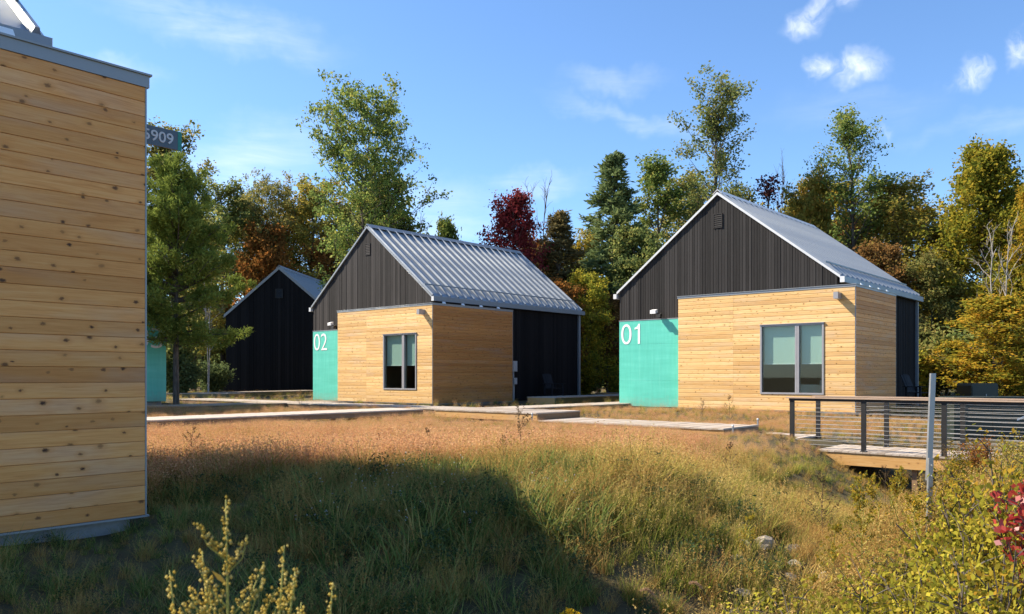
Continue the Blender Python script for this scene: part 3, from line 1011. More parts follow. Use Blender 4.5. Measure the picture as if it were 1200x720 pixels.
# bridge with cable railing
BP = Vector((6.10, 17.92, 0))
BL, BW, BZ = 8.2, 1.66, -1.57
br = deck('timber footbridge with black posts, steel cables and a wood-capped rail', BP, RV, BL, BW, BZ, 'joist', 'joist', rim=.26, name='footbridge', cat='footbridge', group='footbridge over the swale')
bays = 1.52
for side, yy in ((0, .06), (1, BW - .06)):
    for k in range(6):
        x = .06 + k * bays
        b = MB().box(x - .045, x + .045, yy - .03, yy + .03, .012, 1.035)
        b.box(x - .06, x + .06, yy - .06, yy + .06, .001, .012)
        post = b.build('post', M['dark_metal'], br)
        for s_ in (-1, 1):
            MB().tube([(x + s_ * .045, yy - .04, .012), (x + s_ * .045, yy - .04, .026)], .010, 6).build('bolt', M['galv'], post)
    MB().box(.0, BL, yy - .035, yy + .035, 1.036, 1.090).build('rail_bar', M['dark_metal'], br)
    MB().box(-.06, BL + .02, yy - .07, yy + .07, 1.091, 1.117).build('rail_cap', M['rail_wood'], br)
    for k in range(11):
        zz = .10 + k * .088
        MB().tube([(.06 + i * bays * 5 / 20, yy, zz - .006 * math.sin(math.pi * ((i % 4) / 4))) for i in range(21)], .0045, 5).build('cable', M['cable'], br)

# short galvanised marker stubs at the walkway steps
for i, (x, y, z0, h, lb) in enumerate(((6.22, 20.55, -1.45, .36, 'short galvanised stub at the far corner of the lower boardwalk step'), (5.1, 18.75, -1.5, .35, 'short galvanised stub at the near corner of the lower boardwalk step'), (1.85, 24.1, -1.35, .32, 'short galvanised stub behind the right end of the middle platform'), (.55, 22.15, -1.35, .32, 'short galvanised stub at the near corner of the middle platform'))):
    e = empty('marker_stub', (x, y, CH + z0), 0, lb, 'stake', 'galvanised stubs at the walkway steps')
    MB().tube([(0, 0, -.1), (0, 0, h)], .022, 8).build('pipe', M['galv'], e)
    MB().tube([(0, 0, h + .001), (0, 0, h + .03)], [.032, .022], 8).build('cap', M['white_trim'], e)

# galvanised sign post without a sign
e = empty('sign_post', (4.02, 7.8, CH - 2.0), 0, 'bare galvanised metal post standing in the bushes before the bridge', 'post')
b = MB()
ln = Vector((.035, .0, 2.0))
for (z0, z1, s_) in ((1.15, 2.02, .0),):
    pass
def channel(b, x0, z0, x1, z1, wd, y):
    t = .006
    for (a, c, ya, yb) in ((-wd / 2, wd / 2, y, y + t), (-wd / 2, -wd / 2 + t, y + t, y + .03), (wd / 2 - t, wd / 2, y + t, y + .03)):
        b.add([(x0 + a, ya, z0), (x0 + c, ya, z0), (x0 + c, yb, z0), (x0 + a, yb, z0), (x1 + a, ya, z1), (x1 + c, ya, z1), (x1 + c, yb, z1), (x1 + a, yb, z1)],
              [(0, 3, 2, 1), (4, 5, 6, 7), (0, 1, 5, 4), (1, 2, 6, 5), (2, 3, 7, 6), (3, 0, 4, 7)])
channel(b, -.012, 1.0, .03, 2.03, .048, 0)
b.build('channel_post', M['galv'], e)
b = MB()
channel(b, -.05, -.3, -.010, 1.22, .044, -.035)
b.build('anchor_stake', M['galv'], e)
for z in (1.05, 1.15):
    MB().tube([(-.009, -.05, z), (-.009, .012, z)], .009, 6).build('bolt', M['cable'], e)

# green electrical boxes
e = empty('transformer_box', (18.9, 33.0, CH - 1.25), R(3), 'dark green transformer box beyond the bridge railing, before the trees', 'utility box')
MB().prism([(-.55, 0), (.55, 0), (.55, .88), (.50, .98), (-.50, .98), (-.55, .88)], 'y', -.5, .5).build('housing', M['box_green'], e)
MB().box(-.52, .52, -.515, -.501, .06, .84).build('front_door', M['box_green'], e)
MB().box(.02, .05, -.54, -.516, .4, .55).build('handle', M['galv'], e)
e = empty('utility_cabinet', (12.0, 20.6, CH - 1.6), R(-3), 'wide dark green metal cabinet with a white sticker, behind the bridge cables', 'utility box')
MB().box(-.93, .93, -.35, .35, 0, 1.05).build('housing', M['box_green'], e)
for k in range(2):
    MB().box(-.9 + k * .905, -.005 + k * .905, -.372, -.351, .06, .99).build('cabinet_door', M['box_green'], e)
MB().box(-.97, .97, -.40, .40, 1.051, 1.09).build('lid', M['box_green'], e)
MB().prism([(.58, .50), (.76, .57), (.76, .62), (.58, .55)], 'y', -.376, -.3725).build('sticker', M['white'], e)

# ---------------------------------------------------------------- trees
def leaf_quads(rs, P, size, flat=0.0, aspect=.62, var=.45, fold=False):
    """one lozenge leaf per point"""
    n = len(P)
    a = rs.normal(size=(n, 3))
    a[:, 2] *= 1 - flat
    a /= np.linalg.norm(a, axis=1, keepdims=True) + 1e-9
    b = rs.normal(size=(n, 3))
    b[:, 2] *= 1 - flat
    b -= a * (a * b).sum(1, keepdims=True)
    b /= np.linalg.norm(b, axis=1, keepdims=True) + 1e-9
    s = size * (1 + rs.uniform(-var, var, (n, 1)))
    return np.stack([P - a * s, P + b * s * aspect - a * s * .1, P + a * s, P - b * s * aspect - a * s * .1], 1)


def make_tree(seed, H, Rc, prof, base=.3, nprim=34, up=.6, leaves=9000, lsize=.15, sig=.32, lean=0.0, trunk_r=None, twig=6, fork=0, gap=0.0, sag=0.0):
    """returns (branch mesh builder data, leaf centres); H height, Rc crown radius, prof(t) radius share at crown height t 0..1"""
    rs = np.random.RandomState(seed)
    r_ = random.Random(seed)
    bv, bf = [], []
    def addtube(p, rad, sides):
        v, f = tube(p, rad, sides, False)
        o = len(bv)
        bv.extend(v)
        bf.extend(tuple(i + o for i in q) for q in f)
    tr = trunk_r or H * .011
    stems = [(0, 0, 0)] if fork == 0 else [(r_.uniform(-.4, .4), r_.uniform(-.3, .3), k) for k in range(fork + 1)]
    tips, ctr = [], []
    for si, (sx, sy, _) in enumerate(stems):
        wob = [(r_.uniform(-1, 1), r_.uniform(-1, 1)) for _ in range(9)]
        path, rad = [], []
        dirx = lean + (0 if fork == 0 else (si - fork / 2) * Rc * .5 / H)
        for i in range(9):
            t = i / 8
            path.append((sx * .4 + dirx * H * t + wob[i][0] * H * .010 * t + 0.02 * H * math.sin(t * 3 + seed) * t, sy * .4 + wob[i][1] * H * .012 * t, H * t * (1 - .03 * si) - .3 * (1 - t)))
            rad.append(tr * (1 - t) ** .8 * (1 if fork == 0 else .75) + .015)
        addtube(path, rad, 7)
        pa = np.array(path)
        npm = nprim if fork == 0 else int(nprim / (fork + 1) * 1.2)
        for k in range(npm):
            t = base + (1 - base) * ((k + r_.random() * .8) / npm)
            t = min(t, .985)
            ct = (t - base) / (1 - base)
            L = max(.3, Rc * prof(ct) * r_.uniform(.62, 1.18))
            if r_.random() < gap:
                continue
            f = t * 8
            i = min(int(f), 7)
            p0 = pa[i] + (pa[i + 1] - pa[i]) * (f - i)
            az = k * 2.39996 + r_.uniform(-.5, .5)
            el = up * (.55 + .9 * ct) + r_.uniform(-.2, .2)
            d = np.array([math.cos(az) * math.cos(el), math.sin(az) * math.cos(el), math.sin(el)])
            q = [p0]
            n = 5
            for j in range(n):
                d = d + np.array([r_.uniform(-.22, .22), r_.uniform(-.22, .22), r_.uniform(-.10, .20) - sag])
                d /= np.linalg.norm(d)
                q.append(q[-1] + d * L / n)
            r0 = max(.018, tr * .42 * (1 - t) ** .6 * min(1, L / 2))
            addtube(q, [r0 * (1 - j / n) + .008 for j in range(n + 1)], 4)
            for j in range(twig):
                s_ = r_.uniform(.35, 1.0) if j else 1.0
                ff = s_ * n
                jj = min(int(ff), n - 1)
                a = q[jj] + (q[jj + 1] - q[jj]) * (ff - jj)
                dd = (q[jj + 1] - q[jj]) / (np.linalg.norm(q[jj + 1] - q[jj]) + 1e-6)
                dd = dd * .7 + np.array([r_.uniform(-.8, .8), r_.uniform(-.8, .8), r_.uniform(-.35, .65)])
                dd /= np.linalg.norm(dd)
                tl = L * r_.uniform(.18, .42) + .15
                e1 = a + dd * tl * .55 + np.array([0, 0, .05])
                e2 = a + dd * tl
                addtube([a, e1, e2], [r0 * .4 + .004, r0 * .25 + .004, .004], 3)
                ctr.append((a + e1) / 2)
                ctr.append(e1)
                ctr.append(e2)
                ctr.append(e2 + dd * .12)
    ctr = np.array(ctr)
    w_ = rs.uniform(.2, 1.8, len(ctr)) ** 1.5
    w_ /= w_.sum()
    ids = rs.choice(len(ctr), leaves, p=w_) if leaves else np.zeros(0, int)
    P = ctr[ids] + rs.normal(size=(len(ids), 3)) * np.array([sig, sig, sig * .75]) if leaves else np.zeros((0, 3))
    return bv, bf, P, rs


def bounds(bv, P, H, Rc):
    q = P if len(P) else np.array(bv)
    top = np.percentile(q[:, 2], 99.7)
    c = np.median(q[:, :2], 0)
    return top, np.percentile(np.hypot(q[:, 0] - c[0], q[:, 1] - c[1]), 98)


def tree_meshes(key, seed, H, Rc, prof, lsize=.15, flat=.2, aspect=.62, **kw):
    bv, bf, P, rs = make_tree(seed, H, Rc, prof, lsize=lsize, **kw)
    me = bpy.data.meshes.new('trunk')
    me.from_pydata(bv, [], bf)
    me.materials.append(M['bark'])
    me.polygons.foreach_set('use_smooth', [True] * len(me.polygons))
    cm = None
    if len(P):
        cm = quads_mesh('crown', leaf_quads(rs, P, lsize, flat, aspect))
        cm.materials.append(LM['green'])
    return me, cm, *bounds(bv, P, H, Rc)


def make_conifer(key, seed, H, Rc, needles, nsize, base=.12, dens=1.0, droop=.15, tufts=True, power=1.0, asp=.16, tuft_n=9, spread=.16):
    rs = np.random.RandomState(seed)
    r_ = random.Random(seed)
    bv, bf = [], []
    def addtube(p, rad, sides):
        v, f = tube(p, rad, sides, False)
        o = len(bv)
        bv.extend(v)
        bf.extend(tuple(i + o for i in q) for q in f)
    addtube([(0, 0, -.3), (.03, 0, H * .3), (-.03, .02, H * .65), (0, 0, H)], [H * .016, H * .012, H * .007, .012], 7)
    cents, dirs = [], []
    z = H * base
    while z < H * .985:
        ct = (z / H - base) / (1 - base)
        R0 = Rc * ((1 - ct) ** power * .92 + .06) * (.75 + .35 * math.sin(min(1, ct * 6) * math.pi / 2))
        nb = int(r_.uniform(5, 8) * dens)
        for k in range(nb):
            az = r_.uniform(0, 2 * math.pi)
            L = R0 * r_.uniform(.6, 1.2)
            el = -droop + ct * .75 + r_.uniform(-.12, .15)
            d = np.array([math.cos(az) * math.cos(el), math.sin(az) * math.cos(el), math.sin(el)])
            q = [np.array([0, 0, z + r_.uniform(-.1, .1)])]
            for j in range(4):
                d = d + np.array([r_.uniform(-.1, .1), r_.uniform(-.1, .1), r_.uniform(-.03, .13)])
                d /= np.linalg.norm(d)
                q.append(q[-1] + d * L / 4)
            addtube(q, [.035 * (1 - j / 4) * min(1.3, L) + .006 for j in range(5)], 4)
            side = np.cross(d, [0, 0, 1])
            side /= np.linalg.norm(side) + 1e-6
            m = max(5, int(L * 9))
            for j in range(m):
                s_ = r_.uniform(.25, 1.02)
                ff = min(s_ * 4, 3.999)
                jj = int(ff)
                a = q[jj] + (q[jj + 1] - q[jj]) * (ff - jj)
                off = side * r_.uniform(-1, 1) * L * .32 * (1.15 - s_) + np.array([0, 0, r_.uniform(-.05, .10)])
                cents.append(a + off)
                dirs.append(d * .6 + off / (np.linalg.norm(off) + 1e-6) * .7)
        z += H * r_.uniform(.022, .036) * (1.25 - .4 * ct)
    C = np.array(cents)
    D = np.array(dirs)
    ids = rs.randint(0, len(C), needles // tuft_n)
    C, D = C[ids], D[ids]
    C = np.repeat(C + rs.normal(size=C.shape) * .06, tuft_n, 0)
    D = np.repeat(D, tuft_n, 0) + rs.normal(size=(len(C), 3)) * .55
    D /= np.linalg.norm(D, axis=1, keepdims=True)
    b = rs.normal(size=D.shape)
    b -= D * (b * D).sum(1, keepdims=True)
    b /= np.linalg.norm(b, axis=1, keepdims=True)
    s = nsize * rs.uniform(.6, 1.25, (len(C), 1))
    P = C + rs.normal(size=C.shape) * spread * .4
    Vq = np.stack([P, P + D * s * .5 + b * s * asp, P + D * s, P + D * s * .5 - b * s * asp], 1)
    me = bpy.data.meshes.new('trunk')
    me.from_pydata(bv, [], bf)
    me.materials.append(M['bark'])
    cm = quads_mesh('crown', Vq)
    cm.materials.append(LM['pine'])
    return me, cm, *bounds(bv, C, H, Rc)


sin = math.sin
P_round = lambda t: .25 + .85 * sin(math.pi * min(1, .18 + t * .80)) ** .8
P_vase = lambda t: .28 + .82 * sin(math.pi * (.10 + .62 * t)) ** 1.2 if t < .9 else .8
P_column = lambda t: .45 + .55 * sin(math.pi * (.15 + .80 * t))
P_oak = lambda t: .30 + .80 * sin(math.pi * min(1, .10 + .72 * t)) ** 1.0
PROTO = {
    'oak': [tree_meshes('oak', 11, 18.5, 4.3, P_oak, lsize=0.099, base=.30, nprim=74, up=.45, leaves=31350, sig=.21, twig=8, gap=.05, lean=.01)],
    'airy': [tree_meshes('airy', s_, 14.5, 2.5, P_column, lsize=0.088, base=.22, nprim=54, up=.75, leaves=14440, sig=.20, twig=6, gap=.12) for s_ in (21, 22, 23)],
    'tall': [tree_meshes('tall', s_, 18.5, 2.6, P_vase, lsize=0.085, base=.24, nprim=62, up=.85, leaves=15580, sig=.23, twig=6, gap=.14, lean=l) for s_, l in ((31, .05), (32, .0))],
    'round': [tree_meshes('round', s_, 9.5, 2.3, P_round, lsize=0.092, base=.10, nprim=46, up=.5, leaves=19950, sig=.23, twig=7) for s_ in (41, 42, 43)],
    'dense': [tree_meshes('dense', 51, 13.0, 3.1, lambda t: 1.05 - .85 * t ** 2.2, lsize=0.095, base=.08, nprim=78, up=.55, leaves=39900, sig=.27, twig=8)],
    'maple': [tree_meshes('maple', 61, 11.5, 2.5, P_round, lsize=0.095, base=.25, nprim=50, up=.85, leaves=17100, sig=.22, twig=7)],
    'sparse': [tree_meshes('sparse', 71, 13.0, 1.7, P_column, lsize=0.095, base=.45, nprim=26, up=.8, leaves=1710, sig=.22, twig=5)],
    'bare': [tree_meshes('bare', s_, 12.0, 1.9, P_column, base=.35, nprim=24, up=1.05, leaves=0, twig=5, fork=1, trunk_r=.075) for s_ in (81, 82, 83)],
    'pine': [make_conifer('pine', 91, 9.0, 2.9, 70000, .20, base=.27, dens=1.1, droop=.05, power=.55, asp=.10, tuft_n=12)],
    'conifer': [make_conifer('conifer', s_, 13.5, 2.0, 30000, .22, base=.08, dens=1.0, droop=.12, asp=.17, tuft_n=8, power=.8) for s_ in (101, 102)],
}

TREES = [
    ('pine_tree', -12.2, 29.5, 8.9, 2.56, 'pine', 'pine', 'bright green white pine in front of the teal 03 panel'),
    ('deciduous_tree', -19.6, 47, 15.7, 2.10, 'airy', 'olive', 'tall olive tree whose top rises above the white pine, below the 5909 sign'),
    ('deciduous_tree', -23.8, 67, 17.3, 2.64, 'airy', 'oliveg', 'grey-green tree standing just right of the pine top'),
    ('deciduous_tree', -20.2, 68, 18.2, 3.04, 'oak', 'olive', 'rounded olive tree behind the ridge of the all-black cabin'),
    ('maple_tree', -20.0, 66, 13.6, 2.77, 'round', 'orange', 'rust-orange maple low behind the all-black cabin'),
    ('deciduous_tree', -17.0, 69, 18.1, 2.90, 'airy', 'yellowg', 'thin see-through tree left of the tallest broad tree'),
    ('oak_tree', -8.7, 47, 18.4, 3.70, 'oak', 'green', 'tallest broad-crowned tree rising over the left slope of cabin 02'),
    ('maple_tree', -15.1, 67, 12.3, 2.46, 'round', 'orange', 'small orange maple between the black cabin and cabin 02'),
    ('deciduous_tree', -7.8, 50, 13.6, 2.63, 'round', 'oliveg', 'darker leafy tree directly under the tall broad crown, over the 02 ridge'),
    ('deciduous_tree', -4.2, 53, 11.4, 1.39, 'round', 'green', 'small green treetop peeking over the 02 roof ridge'),
    ('bare_tree', -6.1, 54, 12.2, 1.42, 'bare', 'bark', 'small leafless tree behind the 02 roof ridge'),
    ('maple_tree', 0.1, 46, 11.5, 1.89, 'maple', 'red', 'crimson maple above the far end of the 02 roof'),
    ('bare_tree', 1.5, 50, 13.6, 1.58, 'bare', 'bark', 'leafless stems standing right behind the crimson maple'),
    ('spruce_tree', 2.7, 47, 10.5, 1.63, 'conifer', 'bronze', 'small bronze-green conifer right of the crimson maple'),
    ('deciduous_tree', 3.9, 43, 6.7, 1.58, 'round', 'yellow', 'low yellow-green tree in the gap between cabins 02 and 01'),
    ('maple_tree', 2.2, 42, 6.1, 1.54, 'round', 'orange', 'rusty brown tree behind the far corner of cabin 02'),
    ('maple_tree', 5.3, 45, 5.7, 1.66, 'round', 'rust', 'dark rust tree beside the left wall of cabin 01'),
    ('tamarack_tree', 6.0, 48, 14.1, 1.97, 'conifer', 'dkgreen', 'slender dark green conifer left of cabin 01'),
    ('deciduous_tree', 9.0, 50, 14.6, 2.10, 'airy', 'green', 'green tree between the slender conifer and the tall leaning tree'),
    ('deciduous_tree', 7.0, 46, 9.8, 2.18, 'round', 'oliveg', 'leafy tree low over the left roof slope of cabin 01'),
    ('aspen_tree', 11.5, 50, 20.0, 2.42, 'tall', 'oliveg', 'very tall airy tree just left of the cabin 01 peak'),
    ('bare_tree', 13.8, 51, 14.3, 1.34, 'bare', 'bark', 'leafless branches beside the peak of cabin 01'),
    ('maple_tree', 15.7, 50, 13.5, 1.58, 'sparse', 'purple', 'sparse purple-leaved tree behind the right roof slope of cabin 01'),
    ('bare_tree', 17.7, 53, 15.9, 1.11, 'bare', 'bark', 'thin leafless tree behind the sparse purple one'),
    ('deciduous_tree', 18.5, 50, 13.6, 1.97, 'round', 'yellowg', 'yellow-green round tree over the 01 roof'),
    ('aspen_tree', 20.0, 48, 16.9, 2.02, 'tall', 'green', 'tall slender green tree behind the 01 roof, the highest right of the peak'),
    ('deciduous_tree', 22.8, 48, 13.0, 2.14, 'airy', 'yellowg', 'yellowish airy tree over the far eave of cabin 01'),
    ('deciduous_tree', 19.4, 43, 8.2, 1.81, 'round', 'rust', 'brownish tree low behind the far end of the 01 roof'),
    ('maple_tree', 24.9, 43, 13.4, 2.82, 'dense', 'yellow', 'big dense yellow-green maple at the right end of the tree line'),
    ('deciduous_tree', 21.7, 42, 7.4, 1.77, 'round', 'olive', 'olive tree right of the black corner of cabin 01'),
    ('birch_tree', 21.6, 36, 8.2, 1.13, 'bare', 'pale', 'leafless pale-barked birch in front of the big yellow maple'),
    ('deciduous_tree', 20.5, 34.5, 4.6, 1.99, 'round', 'gold', 'low golden leafy tree above the right end of the bridge railing'),
    ('deciduous_tree', 25.9, 40, 10.7, 1.68, 'dense', 'gold', 'golden tree cut by the right edge of the view'),
    ('deciduous_tree', -25.2, 66, 8.9, 2.77, 'round', 'oliveg', 'low leafy tree between the pine and the all-black cabin'),
    ('birch_tree', -16.8, 45, 7.8, 0.71, 'bare', 'pale', 'pair-like pale slanting trunk left of the all-black cabin'),
    ('deciduous_tree', 16.5, 56, 13.5, 2.06, 'airy', 'yellowg', 'airy olive tree behind the upper right roof slope of cabin 01'),
    ('deciduous_tree', 20.2, 58, 13.7, 2.44, 'round', 'olive', 'olive tree behind the middle of the right roof slope of cabin 01'),
    ('deciduous_tree', 22.1, 56, 14.5, 2.35, 'airy', 'gold', 'yellowing airy tree left of the tall slender green one'),
    ('deciduous_tree', 26.1, 57, 14.1, 2.70, 'airy', 'olive', 'olive-brown airy tree right of the tall slender green one'),
    ('maple_tree', 21.9, 52, 11.0, 2.46, 'round', 'rust', 'reddish tree low under the tall slender green one'),
    ('deciduous_tree', 27.0, 53, 12.6, 2.37, 'airy', 'gold', 'yellow airy tree left of the big yellow-green maple'),
    ('deciduous_tree', 25.7, 48, 10.2, 2.02, 'round', 'yellowg', 'yellow-green tree low against the big yellow-green maple'),
    ('deciduous_tree', 30.0, 48, 12.6, 2.27, 'airy', 'green', 'green airy tree right of the big yellow-green maple'),
    ('deciduous_tree', 11.8, 56, 15.1, 2.35, 'airy', 'olive', 'olive tree behind the very tall airy one'),
    ('deciduous_tree', 5.9, 56, 11.7, 2.06, 'airy', 'yellowg', 'yellowish tree left of the slender dark green conifer'),
    ('deciduous_tree', 3.9, 54, 9.9, 1.99, 'round', 'gold', 'yellow-orange tree below the small bronze-green conifer'),
    ('maple_tree', 1.5, 52, 10.1, 1.91, 'round', 'orange', 'orange tree just right of the crimson maple'),
    ('deciduous_tree', -23.5, 72, 17.0, 3.03, 'airy', 'yellowg', 'pale airy tree right of the pine, behind the all-black cabin'),
    ('deciduous_tree', -19.6, 73, 16.6, 3.07, 'airy', 'gold', 'yellowing tree right of the black cabin ridge'),
    ('deciduous_tree', -15.1, 72, 17.0, 3.03, 'airy', 'olive', 'olive tree between the black cabin and the tall broad crown'),
    ('deciduous_tree', -23.5, 60, 13.8, 2.21, 'airy', 'yellowg', 'yellowish tree behind the right side of the pine'),
]
use = {}
tr_rnd = random.Random(3)
for name, x, y, h, rad, proto, mat, label in TREES:
    lst = PROTO[proto]
    k = use.get(proto, 0)
    use[proto] = k + 1
    tm, cm, H0, R0 = lst[k % len(lst)]
    zg = gz(x, y)
    hz = h + CH - 1.15 - zg
    e = empty(name, (x, y, zg), tr_rnd.uniform(-3.1, 3.1) if proto not in ('oak', 'tall') else 0, label, 'tree', 'trees behind the cabins')
    rad *= {'dense': 1.2, 'bare': 1.0, 'oak': 1.02, 'pine': .88, 'conifer': 1.75, 'airy': 1.4}.get(proto, 1.2)
    s_ = (rad / R0, rad / R0, hz / H0)
    e.scale = s_
    t_ = put(tm, e, (0, 0, 0), name='trunk')
    if mat == 'pale':
        t_.material_slots[0].link = 'OBJECT'
        t_.material_slots[0].material = M['pale']
    if cm:
        c = put(cm, e, (0, 0, 0), name='crown')
        c.material_slots[0].link = 'OBJECT'
        c.material_slots[0].material = LM[mat]

# far wood behind the individual trees: one mass nobody could count
rs = np.random.RandomState(5)
pts = []
for k in range(130):
    x = rs.uniform(-52, 62)
    y = rs.uniform(72, 96)
    hh = rs.uniform(4.0, 7.0)
    n = 900
    q = rs.normal(size=(n, 3)) * np.array([1.5, 1.5, .0])
    tz = rs.uniform(0, 1, n) ** .8
    q[:, 0] *= (1.1 - tz * .7)
    q[:, 1] *= (1.1 - tz * .7)
    q[:, 2] = tz * hh
    pts.append(q + np.array([x, y, -1.2 + CH]))
fw = bpy.data.objects.new('far_wood', quads_mesh('far_wood', leaf_quads(rs, np.concatenate(pts), .22, .1), LM['oliveg']))
link(fw)
tag(fw, 'mass of far trees closing the gaps behind the tree line', 'wood', kind='stuff')


# ---------------------------------------------------------------- shrubs
def shrub_meshes(seed, H, Rr, leaves, lsize, stems=9, aspect=.5, sig=.06, flat=.3):
    rs = np.random.RandomState(seed)
    r_ = random.Random(seed)
    bv, bf, ctr = [], [], []
    def addtube(p, rad, sides):
        v, f = tube(p, rad, sides, False)
        o = len(bv)
        bv.extend(v)
        bf.extend(tuple(i + o for i in q) for q in f)
    for k in range(stems):
        az = r_.uniform(0, 6.28)
        sp = Rr * r_.uniform(.15, 1.0)
        hh = H * r_.uniform(.65, 1.05) * (1.1 - .35 * sp / Rr)
        p = [np.array([math.cos(az) * sp * .15, math.sin(az) * sp * .15, -.1])]
        for j in range(1, 6):
            t = j / 5
            p.append(np.array([math.cos(az) * sp * t ** 1.3 + r_.uniform(-.04, .04) * H, math.sin(az) * sp * t ** 1.3 + r_.uniform(-.04, .04) * H, hh * t]))
        addtube(p, [.011 * H * (1 - j / 6) + .002 for j in range(6)], 4)
        for j in range(12):
            f = r_.uniform(.22, 1) * 5
            i = min(int(f), 4)
            a = p[i] + (p[i + 1] - p[i]) * (f - i)
            d = np.array([r_.uniform(-1, 1), r_.uniform(-1, 1), r_.uniform(.0, 1.0)])
            d /= np.linalg.norm(d)
            L = H * r_.uniform(.10, .28)
            e1 = a + d * L
            addtube([a, a + d * L * .5 + np.array([0, 0, .01]), e1], [.004 * H + .001, .003 * H + .001, .001], 3)
            for u_ in (.3, .5, .7, .85, 1.0):
                ctr.append(a + d * L * u_)
    ctr = np.array(ctr)
    P = ctr[rs.randint(0, len(ctr), leaves)] + rs.normal(size=(leaves, 3)) * sig
    me = bpy.data.meshes.new('stems')
    me.from_pydata(bv, [], bf)
    me.materials.append(M['bark'])
    cm = quads_mesh('leaves', leaf_quads(rs, P, lsize, flat, aspect, .4))
    cm.materials.append(LM['shrub'])
    return me, cm


def put_shrub(pm, name, x, y, s_, mat, label, group, rz=0, sz=None, cat='shrub', z=None):
    e = empty(name, (x, y, gz(x, y) if z is None else z), rz, label, cat, group)
    e.scale = (s_, s_, sz or s_)
    a = put(pm[0], e, (0, 0, 0), name='stems')
    b = put(pm[1], e, (0, 0, 0), name='foliage')
    b.material_slots[0].link = 'OBJECT'
    b.material_slots[0].material = LM[mat]
    return e


under = [shrub_meshes(s_, 3.0, 1.9, 6500, .12, stems=13, sig=.22) for s_ in (201, 202, 203)]
UND = [
    (-18.8, 46.0, .7, 'dkgreen', 'dark undergrowth shrub right of the pine trunk'),
    (-19.5, 47.0, 1.2, 'oliveg', 'taller dark shrub behind the pine trunk'),
    (-18.9, 51.5, .7, 'dkgreen', 'shrub at the left foot of the all-black cabin'),
    (-21.5, 49.0, 1.3, 'dkgreen', 'big dark shrub between the pine and cabin 03'),
    (2.5, 46.0, 1.0, 'rust', 'rust-toned shrub behind the far corner of cabin 02'),
    (4.2, 44.5, .8, 'oliveg', 'dark shrub in the gap between cabins 02 and 01'),
    (5.6, 42.0, .55, 'yellow', 'small sunny yellow-green shrub just left of the teal 01 panel'),
    (3.7, 43.0, .42, 'yellow', 'low sunny shrub by the far walkway right of cabin 02'),
    (6.6, 47.5, 1.2, 'rust', 'brown shrub behind the left wall of cabin 01'),
    (17.8, 36.5, .75, 'yellow', 'sunny shrub right of the black corner of cabin 01'),
    (19.4, 38.0, 1.0, 'olive', 'dark shrub behind the green transformer box'),
    (21.2, 37.5, 1.1, 'oliveg', 'dark shrub right of the green transformer box'),
    (23.2, 38.5, 1.3, 'dkgreen', 'dark shrub under the big yellow maple'),
    (19.0, 42.0, 1.5, 'rust', 'reddish-brown shrub right of the far corner of cabin 01'),
    (22.3, 35.0, .42, 'yellow', 'low sunlit shrub at the right above the rail'),
    (20.6, 35.2, .38, 'yellowg', 'low sunlit shrub just right of the transformer box'),
    (25.6, 40.5, 1.4, 'olive', 'dark shrub at the right end of the tree line'),
    (16.9, 38.5, 1.1, 'olive', 'olive shrub directly behind the far end of cabin 01'),
]
ur = random.Random(12)
for i, (x, y, s_, mt, lb) in enumerate(UND):
    put_shrub(under[i % 3], 'shrub', x, y, s_, mt, lb, 'shrubs along the foot of the trees', ur.uniform(0, 6))

# bushes in the right foreground and before the bridge
near = [shrub_meshes(s_, 1.0, .55, 4400, .020, stems=18, sig=.05, aspect=.6) for s_ in (301, 302, 303, 304)]
NEAR = [
    (3.81, 6.2, 1.47, 'gold', 'tallest golden bush at the right edge, its top level with the bridge deck'),
    (3.35, 5.8, 1.45, 'shrub', 'leafy yellow-green bush just left of the red creeper'),
    (4.22, 7.6, 0.76, 'gold', 'golden bush behind the leafy one, right of the galvanised post'),
    (3.38, 5.2, 1.38, 'shrub', 'bush half cut by the right edge, in front of the golden one'),
    (2.85, 5.2, 1.18, 'shrub', 'full leafy bush right of the foot of the galvanised post'),
    (2.42, 5.0, 1.09, 'shrub', 'low leafy bush left of the foot of the galvanised post'),
    (2.02, 4.8, 1.02, 'shrub', 'low bush at the bottom with pale sunny leaves, right of the rubble'),
    (1.68, 4.7, 0.93, 'shrub', 'small leafy bush at the bottom edge below the rubble'),
    (2.73, 4.6, 1.28, 'gold', 'yellow bush below the red creeper'),
    (5.14, 8.2, 0.80, 'yellowg', 'weedy bush at the right edge behind the golden ones'),
    (2.31, 4.4, 1.17, 'shrub', 'dense leafy bush at the bottom, right of the middle of the right slope'),
    (1.41, 4.7, 0.80, 'shrub', 'smallest leafy bush at the bottom edge beside the seed heads'),
    (2.67, 4.3, 1.17, 'shrub', 'leafy bush in the bottom right corner'),
    (6.96, 12.0, 0.78, 'orange', 'pinkish weedy bush in front of the dark green cabinet'),
    (6.25, 11.4, 0.78, 'gold', 'tan weedy bush by the third bridge post'),
    (6.89, 11.0, 0.73, 'gold', 'golden weedy bush before the right end of the cabinet'),
    (4.43, 8.6, 0.24, 'yellowg', 'weedy bush behind the galvanised post'),
    (3.05, 6.6, 0.75, 'yellowg', 'weedy bush between the tall yellow weeds and the post'),
]
for i, (x, y, s_, mt, lb) in enumerate(NEAR):
    put_shrub(near[i % 4], 'bush', x, y, .35 + .42 * s_, mt, lb, 'bushes in the right foreground', ur.uniform(0, 6), sz=s_, cat='bush')
crp = shrub_meshes(330, .75, .26, 900, .032, stems=10, sig=.05, aspect=.75, flat=0)
put_shrub(crp, 'creeper', 3.30, 5.1, .85, 'creeper', 'bright red large-leaved creeper at the right edge', None, 1.0, cat='creeper', z=CH - 1.35)

